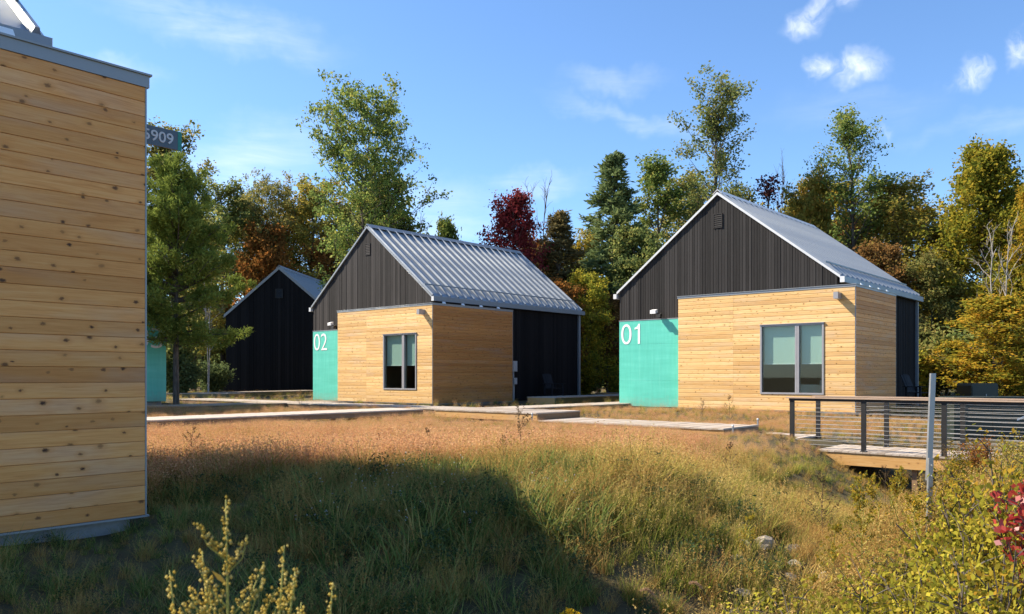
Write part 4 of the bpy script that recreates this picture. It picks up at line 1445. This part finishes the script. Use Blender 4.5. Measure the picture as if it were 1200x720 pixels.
# ---------------------------------------------------------------- grass and weeds
def blades(seed, n, rad, hmin, hmax, wd, bend=.35, segs=3, lean=0.25):
    """n tapered bent grass blades as quads: (n*segs,4,3)"""
    rs = np.random.RandomState(seed)
    a = rs.uniform(0, 2 * np.pi, n)
    r = rad * np.sqrt(rs.uniform(0, 1, n))
    base = np.stack([np.cos(a) * r, np.sin(a) * r, np.full(n, -.03)], 1)
    h = rs.uniform(hmin, hmax, n)
    az = rs.uniform(0, 2 * np.pi, n)
    dr = np.stack([np.cos(az), np.sin(az), np.zeros(n)], 1)
    tilt = rs.uniform(0, lean, n)
    bd = rs.uniform(.05, bend, n)
    sd_ = np.stack([-np.sin(az + rs.uniform(-.8, .8, n)), np.cos(az), np.zeros(n)], 1)
    V_ = []
    def pt(t):
        return base + dr * ((tilt * t + bd * t * t) * h)[:, None] + np.array([0, 0, 1.0]) * (h * (t - .35 * bd * t * t))[:, None]
    ts = np.linspace(0, 1, segs + 1)
    for k in range(segs):
        w0 = wd * (1 - ts[k] ** 1.5) + wd * .05
        w1 = wd * (1 - ts[k + 1] ** 1.5) + wd * .05
        p0, p1 = pt(ts[k]), pt(ts[k + 1])
        V_.append(np.stack([p0 - sd_ * w0, p0 + sd_ * w0, p1 + sd_ * w1, p1 - sd_ * w1], 1))
    tipp = pt(1.0)
    # blades keep their vertices joined so that one blade is one island
    n_, s_ = n, segs
    verts = np.zeros((n_, (s_ + 1) * 2, 3))
    for k in range(s_ + 1):
        wk = wd * (1 - ts[k] ** 1.5) + wd * .05
        p = pt(ts[k])
        verts[:, 2 * k] = p - sd_ * wk
        verts[:, 2 * k + 1] = p + sd_ * wk
    faces = []
    o = np.arange(n_)[:, None] * (s_ + 1) * 2
    for k in range(s_):
        faces.append(o + np.array([[2 * k, 2 * k + 1, 2 * k + 3, 2 * k + 2]]))
    return verts.reshape(-1, 3), np.concatenate(faces), tipp


def panicle(seed, tips, per, rad, ht, size):
    rs = np.random.RandomState(seed)
    P = np.repeat(tips, per, 0) + rs.normal(size=(len(tips) * per, 3)) * np.array([rad, rad, ht])
    P[:, 2] -= ht * .6
    return leaf_quads(rs, P, size, 0, .38)


def m_grass(name, cols, trans=.35, scale=.35, seedcol=None):
    m, t = new_mat(name)
    ri = t.n('ShaderNodeNewGeometry').outputs['Random Per Island']
    oi = t.n('ShaderNodeObjectInfo').outputs['Random']
    pos = t.n('ShaderNodeNewGeometry').outputs['Position']
    pn_ = t.noise(pos, 1.1, 4, .6)
    f = t.math('ADD', t.math('MULTIPLY', ri, .80), t.math('ADD', t.math('MULTIPLY_ADD', oi, .25, -.12), t.math('MULTIPLY_ADD', pn_, 1.1, -.45)), clamp=True)
    c = t.ramp(f, [(i / (len(cols) - 1), k) for i, k in enumerate(cols)])
    d = t.n('ShaderNodeBsdfDiffuse', {'Color': c})
    tl = t.n('ShaderNodeBsdfTranslucent', {'Color': c})
    mx = t.n('ShaderNodeMixShader', {0: trans, 1: d.outputs[0], 2: tl.outputs[0]})
    t.n('ShaderNodeOutputMaterial', {'Surface': mx.outputs[0]})
    return m


GM = {
    'pink': m_grass('pinkish_seed_grass', [(0.38, 0.18, 0.095), (0.60, 0.30, 0.155), (0.72, 0.42, 0.215), (0.76, 0.53, 0.25)]),
    'straw': m_grass('straw_grass', [(0.30, 0.21, 0.06), (0.50, 0.36, 0.11), (0.64, 0.47, 0.17), (0.52, 0.32, 0.11)]),
    'green': m_grass('green_grass', [(0.10, 0.135, 0.024), (0.20, 0.235, 0.042), (0.34, 0.31, 0.06), (0.50, 0.40, 0.10)]),
    'deep': m_grass('deep_green_grass', [(0.075, 0.12, 0.030), (0.15, 0.215, 0.05), (0.25, 0.29, 0.08), (0.42, 0.36, 0.13)]),
    'rusty': m_grass('rusty_grass', [(0.27, 0.13, 0.04), (0.43, 0.235, 0.08), (0.52, 0.35, 0.11), (0.38, 0.31, 0.08)]),
    'weed': m_grass('weed_leaves', [(0.035, 0.060, 0.025), (0.070, 0.105, 0.045), (0.115, 0.145, 0.065)]),
    'aster': m_grass('white_petals', [(0.7, 0.7, 0.68), (0.8, 0.8, 0.8)]),
}


def clump_mesh(name, parts):
    """parts: list of (kind, data, mat): kind 'b' = (verts, faces), 'q' = quads"""
    Vs, Fs, mi, mats = [], [], [], []
    o = 0
    for kind, data, mat in parts:
        if kind == 'b':
            v, f = data
        else:
            v = data.reshape(-1, 3)
            f = np.arange(len(v)).reshape(-1, 4)
        Vs.append(v)
        Fs.append(f + o)
        o += len(v)
        if mat not in mats:
            mats.append(mat)
        mi.append(np.full(len(f), mats.index(mat), np.int32))
    me = grid_mesh(name, np.concatenate(Vs), np.concatenate(Fs))
    for m in mats:
        me.materials.append(m)
    me.polygons.foreach_set('material_index', np.concatenate(mi))
    me.update()
    return me


clumps = []
for k in range(4):      # 0-3 airy pink seed grass
    v, f, tp = blades(400 + k, 46, .17, .20, .42, .0022, .35, 3, .30)
    v2, f2, tp2 = blades(410 + k, 26, .16, .32, .56, .0016, .35, 3, .25)
    clumps.append(clump_mesh('grass_clump', [('b', (v, f), GM['straw']), ('b', (v2, f2), GM['pink']), ('q', panicle(420 + k, tp2, 13, .045, .075, .0105), GM['pink'])]))
for k in range(3):      # 4-6 green-yellow tufts
    v, f, tp = blades(430 + k, 40, .15, .18, .56, .0062, .95, 5, .45)
    v2, f2, tp2 = blades(440 + k, 12, .13, .35, .62, .0020, .4, 3, .3)
    clumps.append(clump_mesh('grass_clump', [('b', (v, f), GM['green']), ('b', (v2, f2), GM['straw']), ('q', panicle(450 + k, tp2, 14, .006, .045, .009), GM['straw'])]))
for k in range(3):      # 7-9 dry rusty tufts
    v, f, tp = blades(460 + k, 40, .16, .18, .56, .0046, 1.0, 5, .5)
    v2, f2, tp2 = blades(470 + k, 22, .13, .3, .55, .0020, .5, 3, .4)
    clumps.append(clump_mesh('grass_clump', [('b', (v, f), GM['rusty']), ('b', (v2, f2), GM['straw']), ('q', panicle(480 + k, tp2, 12, .007, .05, .010), GM['rusty'])]))
for k in range(3):      # 10-12 deep green arching blades
    v, f, tp = blades(490 + k, 36, .14, .20, .66, .0074, 1.15, 6, .5)
    v2, f2, tp2 = blades(495 + k, 14, .15, .20, .60, .0038, .9, 5, .6)
    clumps.append(clump_mesh('grass_clump', [('b', (v, f), GM['deep']), ('b', (v2, f2), GM['straw'])]))
for k in range(3):      # 13-15 broad-leaved weeds
    rs = np.random.RandomState(500 + k)
    n = 150
    P = rs.normal(size=(n, 3)) * np.array([.11, .11, 0])
    P[:, 2] = rs.uniform(.03, .34, n)
    v, f, tp = blades(505 + k, 14, .10, .2, .42, .0022, .3, 3, .3)
    clumps.append(clump_mesh('grass_clump', [('q', leaf_quads(rs, P, .022, .3, .45), GM['weed']), ('b', (v, f), GM['green'])]))
for k in range(2):      # 16-17 short thin tufts
    v, f, tp = blades(510 + k, 60, .20, .05, .22, .0026, .8, 3, .6)
    clumps.append(clump_mesh('grass_clump', [('b', (v, f), GM['straw' if k else 'green'])]))
for k in range(2):      # 18-19 small white asters
    v, f, tp = blades(520 + k, 9, .10, .22, .42, .0018, .3, 3, .3)
    rs = np.random.RandomState(530 + k)
    tp = tp[:5]
    clumps.append(clump_mesh('grass_clump', [('b', (v, f), GM['deep']), ('q', leaf_quads(rs, np.repeat(tp, 5, 0) + rs.normal(size=(25, 3)) * .005, .008, .6, .5), GM['aster'])]))


def scatter(name, pts, kinds, scl, label, cat):
    """one object whose geometry nodes plant a clump on every vertex"""
    me = bpy.data.meshes.new(name)
    me.vertices.add(len(pts))
    me.vertices.foreach_set('co', np.asarray(pts, np.float32).reshape(-1))
    rs = np.random.RandomState(len(pts))
    a = me.attributes.new('which', 'INT', 'POINT')
    a.data.foreach_set('value', np.asarray(kinds, np.int32))
    a = me.attributes.new('scl', 'FLOAT', 'POINT')
    a.data.foreach_set('value', np.asarray(scl, np.float32))
    a = me.attributes.new('turn', 'FLOAT_VECTOR', 'POINT')
    rot = np.stack([rs.normal(0, .10, len(pts)), rs.normal(0, .10, len(pts)), rs.uniform(0, 6.28, len(pts))], 1).astype(np.float32)
    a.data.foreach_set('vector', rot.reshape(-1))
    o = bpy.data.objects.new(name, me)
    link(o)
    tag(o, label, cat, kind='stuff')
    ng = bpy.data.node_groups.new(name, 'GeometryNodeTree')
    ng.interface.new_socket('Geometry', in_out='INPUT', socket_type='NodeSocketGeometry')
    ng.interface.new_socket('Geometry', in_out='OUTPUT', socket_type='NodeSocketGeometry')
    gi = ng.nodes.new('NodeGroupInput')
    go = ng.nodes.new('NodeGroupOutput')
    gti = ng.nodes.new('GeometryNodeGeometryToInstance')
    present = sorted(set(int(k) for k in kinds))
    for k in reversed(present):
        oi = ng.nodes.new('GeometryNodeObjectInfo')
        oi.inputs['Object'].default_value = proto_objs[k]
        oi.inputs['As Instance'].default_value = False
        ng.links.new(oi.outputs['Geometry'], gti.inputs[0])
    remap = {k: i for i, k in enumerate(present)}
    me.attributes['which'].data.foreach_set('value', np.array([remap[int(k)] for k in kinds], np.int32))
    iop = ng.nodes.new('GeometryNodeInstanceOnPoints')
    iop.inputs['Pick Instance'].default_value = True
    def attr(nm, typ):
        n = ng.nodes.new('GeometryNodeInputNamedAttribute')
        n.data_type = typ
        n.inputs['Name'].default_value = nm
        return n.outputs['Attribute']
    ng.links.new(gi.outputs[0], iop.inputs['Points'])
    ng.links.new(gti.outputs[0], iop.inputs['Instance'])
    ng.links.new(attr('which', 'INT'), iop.inputs['Instance Index'])
    ng.links.new(attr('turn', 'FLOAT_VECTOR'), iop.inputs['Rotation'])
    ng.links.new(attr('scl', 'FLOAT'), iop.inputs['Scale'])
    ng.links.new(iop.outputs[0], go.inputs[0])
    md = o.modifiers.new('planting', 'NODES')
    md.node_group = ng
    return o


proto_objs = [bpy.data.objects.new('grass_clump', m) for m in clumps]     # never linked to the scene; only their shape is planted

DECKS = [(dA, U, 14.6, 1.5), (dD, RV, 4.05, 2.0), (dF, RV, 17.0, 1.5), (dH, U, 9, 1.35), (dG, U, 10.5, 1.5), (dB, U, 11.2, 1.5), (Vector((.72, 22.27, 0)), RV, 5.5, 1.85), (Vector((5.16, 18.95, 0)), RV, 1.4, 1.75), (BP, RV, BL, BW)]


def free(x, y):
    """False where a walkway or a cabin stands"""
    ok = np.ones(len(x), bool)
    def cut(P, dx, Lx, Wy, m=0.05):
        qx = (x - P[0]) * dx[0] + (y - P[1]) * dx[1]
        qy = -(x - P[0]) * dx[1] + (y - P[1]) * dx[0]
        return (qx > -m) & (qx < Lx + m) & (qy > -m) & (qy < Wy + m)
    for P, d_, L, Wd in DECKS:
        ok &= ~cut(P, d_, L, Wd)
    for c, d_ in ((c1, D1), (c2, D2)):
        Pc = Vector((c.location.x, c.location.y, 0)) + V * d_['W']
        ok &= ~cut(Pc, -V, d_['W'], d_['len'], .03)
    P0 = Vector((-3.33, 7.35, 0))
    ok &= ~cut(P0 + V * 8.7 - U * 9, -V, 8.7, 9.0, .02)
    return ok


gr = np.random.RandomState(77)


def region(n, y0, y1, xmin=None, xmax=None, power=1.0):
    """n random ground points inside the field of view (with a margin), y0 to y1"""
    y = np.sqrt(gr.uniform(y0 ** 2, y1 ** 2, n))
    x = gr.uniform(-.72, .72, n) * y
    k = free(x, y)
    return x[k], y[k]


def pnoise(x, y, s, seed):
    r = np.random.RandomState(seed)
    f = np.zeros(len(x))
    for k in range(5):
        a = r.uniform(0, 6.28)
        f += np.sin((x * math.cos(a) + y * math.sin(a)) * s * (1 + .5 * k) + r.uniform(0, 6.28)) / (1 + .4 * k)
    return f / 2.2


# the flat field: airy pinkish seed grass
x, y = region(26000, 7.2, 27)
nz = pnoise(x, y, .9, 1)
swc = np.interp(y, [0, 4, 8, 13, 17, 21, 30], [2.2, 2.4, 3.2, 5.7, 8.6, 12.5, 22])
pk = 1 - smooth(-3.4, -1.2, x - swc + .6 * nz)                      # pink seed grass left of the swale side
yth = np.interp(x, [-3, -1.6, -.6, .6, 2.5], [7.9, 8.5, 9.6, 10.0, 10.8])
pk *= smooth(-.6, .6, y + .7 * nz - yth)
keep = gr.uniform(0, 1, len(x)) < np.where(pk > .5, 1.0, .0)
xk, yk = x[keep], y[keep]
kinds = gr.choice([0, 1, 2, 3, 4, 5, 7, 8], len(xk), p=[.18, .18, .18, .18, .07, .06, .08, .07])
scatter('field_grass', np.stack([xk, yk, ground(xk, yk) + CH], 1), kinds, gr.uniform(.75, 1.2, len(xk)) * np.interp(yk, [9, 12, 16, 18.5, 24.5, 27], [.90, .74, .52, .36, .26, .30]) * np.where((xk < -2) & (yk > 15), 1.35, 1) * np.where((xk > 3.6) & (yk > 14.5) & (yk < 19.5), .55, 1), 'airy pinkish seed grass covering the flat field', 'grass')

# sunny bank and swale side
rest = ~keep
xb, yb = x[rest], y[rest]
x2, y2 = region(11500, 3.2, 14)
m2 = (x2 - np.interp(y2, [0, 4, 8, 13, 17, 21, 30], [2.2, 2.4, 3.2, 5.7, 8.6, 12.5, 22]) > -2.4) | (y2 < 9.4)
xb, yb = np.concatenate([xb, x2[m2]]), np.concatenate([yb, y2[m2]])
nz2 = pnoise(xb, yb, 1.3, 2)
bare = (np.exp(-((xb - 2.35) / .55) ** 2 - ((yb - 7.6) / .9) ** 2) + .8 * np.exp(-((xb + 1.9) / .5) ** 2 - ((yb - 6.0) / .45) ** 2))
sw_ = np.abs(xb - np.interp(yb, [0, 4, 8, 13, 17, 21, 30], [2.2, 2.4, 3.2, 5.7, 8.6, 12.5, 22]))
kp = gr.uniform(0, 1, len(xb)) > np.maximum(bare * .85, np.where((xb < .9) & (yb < 9.2), .18, .30))
low = np.where((sw_ < 1.6) & (yb > 10.5), .55, 1.0)[kp]
xb, yb, nz2 = xb[kp], yb[kp], nz2[kp]
shady = (xb < .9) & (yb < 9.2)
kinds = np.where(gr.uniform(0, 1, len(xb)) < np.clip(.45 + .75 * nz2, .06, .92), gr.choice([4, 5, 6, 16, 13, 14, 15], len(xb), p=[.25, .25, .24, .04, .08, .07, .07]), gr.choice([7, 8, 9, 17], len(xb), p=[.3, .3, .3, .1]))
kinds = np.where(shady, gr.choice([10, 11, 12, 13, 14, 15, 7, 8, 16, 17], len(xb), p=[.15, .15, .12, .05, .05, .04, .13, .13, .06, .12]), kinds)
scatter('bank_grass', np.stack([xb, yb, ground(xb, yb) + CH], 1), kinds, gr.uniform(.42, 1.0, len(xb)) * np.interp(yb, [9, 13, 18, 24], [1, .85, .6, .4]) * np.clip(.88 + .40 * pnoise(xb, yb, 1.9, 8), .6, 1.45) * low * np.where(shady, .85, 1) * np.where((xb < -2.2) & (yb < 8), .6, 1), 'green and rusty grass on the bank and along the swale', 'grass')

# asters in the shade on the brow
xa = gr.uniform(-1.9, .6, 34)
ya = gr.uniform(6.9, 8.6, 34)
scatter('wild_asters', np.stack([xa, ya, ground(xa, ya) + CH], 1), gr.choice([18, 19], 34), gr.uniform(.6, .95, 34), 'little white asters dotted over the brow of the bank', 'wildflowers')

# beyond the walkways: shorter and thinner
x, y = region(7000, 25, 60)
k = gr.uniform(0, 1, len(x)) < np.clip(1.3 - y / 60, .2, 1)
x, y = x[k], y[k]
scatter('rough_grass', np.stack([x, y, ground(x, y) + CH], 1), gr.choice([0, 1, 4, 5, 7, 17], len(x), p=[.12, .12, .26, .2, .15, .15]), gr.uniform(.3, .6, len(x)), 'rough grass round the cabins and below the trees', 'grass')

# --- single weeds that stand out
def weed_mesh(seed, H, branches, spread, leaf, heads):
    rs = np.random.RandomState(seed)
    r_ = random.Random(seed)
    bv, bf, C = [], [], []
    def addtube(p, rad, sides=4):
        v, f = tube(p, rad, sides, False)
        o = len(bv)
        bv.extend(v)
        bf.extend(tuple(i + o for i in q) for q in f)
    st = [Vector((0, 0, -.05)), Vector((r_.uniform(-.03, .03), r_.uniform(-.03, .03), H * .5)), Vector((r_.uniform(-.07, .07), r_.uniform(-.05, .05), H))]
    addtube(st, [.006, .0045, .002])
    for k in range(branches):
        t = r_.uniform(.3, .97)
        a = st[0].lerp(st[1], t * 2) if t < .5 else st[1].lerp(st[2], t * 2 - 1)
        az = r_.uniform(0, 6.28)
        L = spread * H * (1.1 - t) + .03
        e1 = a + Vector((math.cos(az) * L, math.sin(az) * L, L * r_.uniform(.7, 1.3)))
        addtube([a, a.lerp(e1, .5) + Vector((0, 0, -.01)), e1], [.003, .0022, .0012], 3)
        for u_ in np.linspace(.35, 1, 7):
            C.append(a.lerp(e1, float(u_)))
    C.extend(st[1].lerp(st[2], u_) for u_ in (0.1, .2, .3, .4, .5, .6, .7, .8, .9, 1))
    C = np.array([tuple(c) for c in C])
    P = C[rs.randint(0, len(C), heads)] + rs.normal(size=(heads, 3)) * .010
    me = bpy.data.meshes.new('stem')
    me.from_pydata(bv, [], bf)
    return me, quads_mesh('seed_heads', leaf_quads(rs, P, leaf, 0, .5))


WD = [weed_mesh(s_, .85, 14, .30, .012, 340) for s_ in (601, 602, 603)]
M['dry_stem'] = m_plain('dry_weed_stem', (0.13, 0.085, 0.045), .8, 0, .15, 9)
M['green_stem'] = m_plain('yellow_green_stem', (0.32, 0.30, 0.06), .7, 0, .15, 9)
LM['dryhead'] = m_leaf('dry_seed_heads', [(0.055, 0.04, 0.025), (0.11, 0.075, 0.04), (0.16, 0.11, 0.05)])
LM['yellowhead'] = m_leaf('yellow_flower_heads', [(0.48, 0.33, 0.06), (0.66, 0.50, 0.12), (0.75, 0.62, 0.26)], .3)
WEEDS = [
    (-1.75, 10.9, .62, 'tall dark dry weed in the left part of the sunny field'), (-4.5, 11.4, .8, 'dark weed nearest the timber wall in the pink grass'),
    (-.95, 9.4, .6, 'dark upright weed on the brow left of the middle'), (.10, 9.5, .88, 'broad dry weed below the middle platform'),
    (-.1, 9.1, .5, 'small dry weed at the shadow edge of the brow'), (6.25, 23.4, .9, 'weed against the teal 01 panel'),
    (5.6, 23.9, .75, 'smaller weed against the left part of the teal 01 panel'), (5.2, 15.6, .6, 'leafy weed before the lower boardwalk step'),
    (3.0, 11.2, .8, 'weed clump on the sunny slope'), (7.3, 13.6, 1.0, 'reddish weed in the swale before the bridge'),
    (6.4, 13.9, .9, 'dry weed leaning at the dark mouth under the bridge'), (3.3, 8.6, .9, 'dry weed by the rubble patch'),
    (-7.4, 28.6, .8, 'weed at the foot of the teal 02 panel'),
]
for i, (x, y, s_, lb) in enumerate(WEEDS):
    e = empty('weed', (x, y, gz(x, y)), ur.uniform(0, 6), lb, 'weed', 'tall weeds standing out of the grass')
    e.scale = (s_, s_, s_)
    a = put(WD[i % 3][0], e, (0, 0, 0), name='stem')
    b = put(WD[i % 3][1], e, (0, 0, 0), name='seed_heads')
    b['kind'] = 'stuff'
    if not a.data.materials:
        a.data.materials.append(M['dry_stem'])
        b.data.materials.append(LM['dryhead'])

# yellow weeds on the right slope
YW = [weed_mesh(s_, .8, 22, .22, .013, 520) for s_ in (611, 612, 613)]
for a, b in YW:
    a.materials.append(M['green_stem'])
    b.materials.append(LM['gold'])
for i, (x, y, s_, lb) in enumerate((
        (2.75, 7.0, .85, 'yellow weed right behind the rubble'), (3.15, 7.3, 1.0, 'tall yellow weed between rubble and post'), (3.55, 8.2, 1.05, 'yellow weed left of the galvanised post'),
        (2.3, 6.3, .7, 'yellow weed at the front of the rubble'), (3.9, 6.6, .95, 'yellow weed before the galvanised post'), (4.4, 9.4, .9, 'yellow weed behind the galvanised post'),
        (2.9, 6.1, .9, 'yellow weed in front of the tall ones, right of the rubble'), (3.3, 6.5, 1.0, 'yellow weed in the thick of the right slope'), (4.0, 8.9, 1.0, 'yellow weed by the foot of the galvanised post'),
        (2.05, 7.1, .6, 'short yellow weed left of the rubble'), (3.6, 7.2, 1.05, 'tallest yellow weed right of the rubble'), (4.9, 10.3, 1.0, 'yellow weed on the slope before the bridge'))):
    e = empty('yellow_weed', (x, y, gz(x, y)), ur.uniform(0, 6), lb, 'weed', 'yellow weeds on the right slope')
    e.scale = (s_, s_, s_)
    put(YW[i % 3][0], e, (0, 0, 0), name='stem')
    put(YW[i % 3][1], e, (0, 0, 0), name='flower_heads')['kind'] = 'stuff'

# foxtail heads at the bottom edge
for i, (x, y, ht, tx, ty, lb) in enumerate(((1.18, 5.15, .52, .10, -.03, 'foxtail head arching right at the bottom edge'), (.98, 5.2, .66, -.07, .0, 'upright foxtail head, the highest of the bottom ones'), (1.32, 5.05, .40, .12, .0, 'foxtail head low over the shadowed stones'),
                                            (1.08, 4.75, .36, .09, -.02, 'nearest foxtail head at the very bottom'), (1.42, 5.6, .62, -.10, .04, 'foxtail head leaning left by the pale stones'))):
    e = empty('foxtail', (x, y, gz(x, y)), 0, lb, 'grass head', 'foxtail heads at the bottom edge')
    q = [(0, 0, -.05), (tx * .2, ty * .2, ht * .55), (tx * .6, ty * .6, ht * .9), (tx, ty, ht)]
    MB().tube(q, [.0022, .002, .0016, .0014], 5).build('stem', M['dry_stem'], e)
    rs = np.random.RandomState(700 + i)
    t_ = rs.uniform(0, 1, 260)
    d2 = np.array([tx * 1.3, ty * 1.3, .02 * (1 if tx < 0 else -.4)])
    d2 = d2 / np.linalg.norm(d2)
    P = np.array([tx, ty, ht]) + t_[:, None] * d2 * .085 + np.array([0, 0, 1]) * (.03 * np.sin(t_ * 2.6))[:, None]
    o = bpy.data.objects.new('seed_head', quads_mesh('seed_head', leaf_quads(rs, P + rs.normal(size=P.shape) * .0045, .008, 0, .22), LM['foxtail'] if 'foxtail' in LM else LM.setdefault('foxtail', m_leaf('foxtail_bristles', [(0.30, 0.17, 0.10), (0.42, 0.27, 0.16), (0.5, 0.36, 0.22)]))))
    link(o, e)

# flowering yellow plant close to the lens
def mugwort(label, x, y, z, stems):
    e = empty('mugwort', (x, y, CH + z), 0, label, 'plant')
    for si, (dx, dy, H, tilt, nb, bl) in enumerate(stems):
        r_ = random.Random(800 + si)
        rs = np.random.RandomState(810 + si)
        p0 = Vector((dx * .3, dy, -.2))
        top = Vector((dx + tilt, dy, H))
        mid = p0.lerp(top, .5) + Vector((dx * .25, 0, 0))
        st = [p0, mid, p0.lerp(top, .78) + Vector((dx * .08, 0, 0)), top]
        stem = MB().tube(st, [.0032, .0027, .0019, .0009], 6).build('stem', M['green_stem'], e, smooth=True)
        heads = []
        def run(a, b, n, j):
            for k in range(n):
                u_ = (k + r_.random()) / n
                q = a.lerp(b, u_)
                heads.append(q + Vector((r_.uniform(-j, j), r_.uniform(-j, j), r_.uniform(-j, j))))
        run(st[2], st[3], int(120 * H), .0065)
        bs = MB()
        for k in range(nb):
            t = .42 + .5 * k / nb
            a = mid.lerp(st[2], (t - .42) * 2.2) if t < .78 else st[2].lerp(top, (t - .78) * 3)
            sd_ = -1 if k % 2 else 1
            L = bl * (1.25 - t) * r_.uniform(.8, 1.2)
            b = a + Vector((sd_ * L * .55, r_.uniform(-.5, .5) * L, L * .95))
            bs.tube([a, a.lerp(b, .5) + Vector((sd_ * .008, 0, -.006)), b], [.0015, .0011, .0006], 4)
            run(a.lerp(b, .15), b, int(12 + 330 * L), .0065)
        if nb:
            bs.build('twig', M['green_stem'], stem)
        hv = MB()
        for q in heads:
            s_ = r_.uniform(.0019, .0038)
            c_ = [(q.x + s_ * math.cos(i * 1.0472) * .9, q.y + s_ * math.sin(i * 1.0472) * .9, q.z) for i in range(6)]
            hv.add(c_ + [(q.x, q.y, q.z + s_ * 1.2), (q.x, q.y, q.z - s_ * 1.1)], [(i, (i + 1) % 6, 6) for i in range(6)] + [((i + 1) % 6, i, 7) for i in range(6)])
        hd = hv.build('flower_heads', LM['yellowhead'], stem)
        hd['kind'] = 'stuff'
        LP = np.array([tuple(st[0].lerp(st[1], u_) if v_ else st[1].lerp(st[2], u_)) for u_ in np.linspace(.2, .95, 7) for v_ in (0, 1)])
        lv = bpy.data.objects.new('leaves', quads_mesh('leaves', leaf_quads(rs, LP + rs.normal(size=LP.shape) * .012, .016, .2, .22), LM['yellowg']))
        lv['kind'] = 'stuff'
        link(lv, stem)
    return e


mugwort('yellow flowering weed with beaded spikes close to the lens at the bottom left', -.44, 1.32, -.62, [
    (-.02, 0, .42, -.005, 10, .16), (-.105, .02, .30, -.02, 3, .09), (-.06, -.02, .24, -.03, 2, .06), (.05, .0, .345, .02, 5, .12), (-.12, 0, .22, -.05, 2, .06), (.02, .02, .24, .03, 2, .06), (-.15, .03, .17, -.03, 1, .05), (.085, .01, .25, .01, 3, .07), (-.04, .03, .33, -.035, 4, .09), (.03, .03, .30, .05, 3, .08)])
mugwort('smaller yellow flowering spike close to the lens, right of the taller one', -.335, 1.36, -.62, [(.0, 0, .275, .035, 4, .09), (-.02, .01, .20, -.02, 1, .05), (.04, .01, .21, .05, 1, .05)])

# goldenrod sprig in the shade at the bottom
e = empty('goldenrod', (.36, 5.4, gz(.36, 5.4)), 0, 'small goldenrod sprig glowing yellow in the shaded grass at the bottom', 'plant')
MB().tube([(0, 0, 0), (.01, 0, .2), (.02, 0, .36)], [.003, .0025, .0015], 5).build('stem', M['green_stem'], e)
rs = np.random.RandomState(900)
P = np.array([(.02 + k * .02 * s_, .0, .36 - .012 * k + .02) for s_ in (-1, 1) for k in range(4)])
P = np.repeat(P, 26, 0) + rs.normal(size=(208, 3)) * np.array([.013, .015, .010])
LM['goldenrod'] = m_leaf('goldenrod_flowers', [(0.60, 0.38, 0.02), (0.75, 0.52, 0.03)], .3)
o = bpy.data.objects.new('flower_plume', quads_mesh('flower_plume', leaf_quads(rs, P, .007, 0, .6), LM['goldenrod']))
link(o, e)

# stones of the rubble patch
def stone_mesh(seed):
    r_ = random.Random(seed)
    bm = bmesh.new()
    bmesh.ops.create_icosphere(bm, subdivisions=2, radius=1)
    ph = [r_.uniform(0, 6) for _ in range(6)]
    for v in bm.verts:
        c = v.co
        k = 1 + .16 * sin(c.x * 2.6 + ph[0]) + .14 * sin(c.y * 3.1 + ph[1]) + .12 * sin(c.z * 3.7 + ph[2]) + .06 * sin(c.x * 7 + c.y * 6 + ph[3])
        v.co = c * k
        v.co.z = max(v.co.z * .62, -.45)
    me = bpy.data.meshes.new('stone')
    bm.to_mesh(me)
    bm.free()
    me.materials.append(M['rock'])
    return me


SM = [stone_mesh(s_) for s_ in (1, 2, 3, 4)]
ST = [(2.42, 7.75, .12), (2.15, 7.55, .085), (2.62, 7.5, .08), (2.3, 8.1, .09), (2.0, 7.2, .07), (2.75, 7.95, .09), (1.62, 6.35, .085), (1.78, 6.5, .06), (1.5, 6.15, .07), (1.92, 6.75, .07), (1.35, 5.7, .06), (1.12, 5.45, .05), (1.6, 5.75, .05),
      (2.5, 7.25, .06), (2.2, 6.9, .07), (2.85, 7.4, .07)]
SL = ['largest pale stone of the rubble patch', 'pale stone at the left of the rubble patch', 'pale stone at the right of the rubble patch', 'stone at the far side of the rubble patch', 'stone at the near left of the rubble', 'rear right stone of the rubble',
      'rounded stone lying apart below the rubble patch', 'small stone beside the rounded one below the rubble', 'stone near the shadow edge', 'stone halfway between rubble and shadow edge', 'stone in the shade at the bottom', 'smallest stone in the shade by the foxtails', 'small stone right of the shaded ones',
      'little stone in the middle of the rubble patch', 'stone before the yellow weed at the rubble', 'stone at the right end of the rubble by the tall yellow weed']
for i, (x, y, s_) in enumerate(ST):
    o = put(SM[i % 4], None, (x, y, gz(x, y) + s_ * .12), (ur.uniform(-.3, .3), ur.uniform(-.3, .3), ur.uniform(0, 6)), name='stone')
    o.scale = (s_, s_ * .8, s_)
    tag(o, SL[i], 'stone', 'stones of the rubble patch')
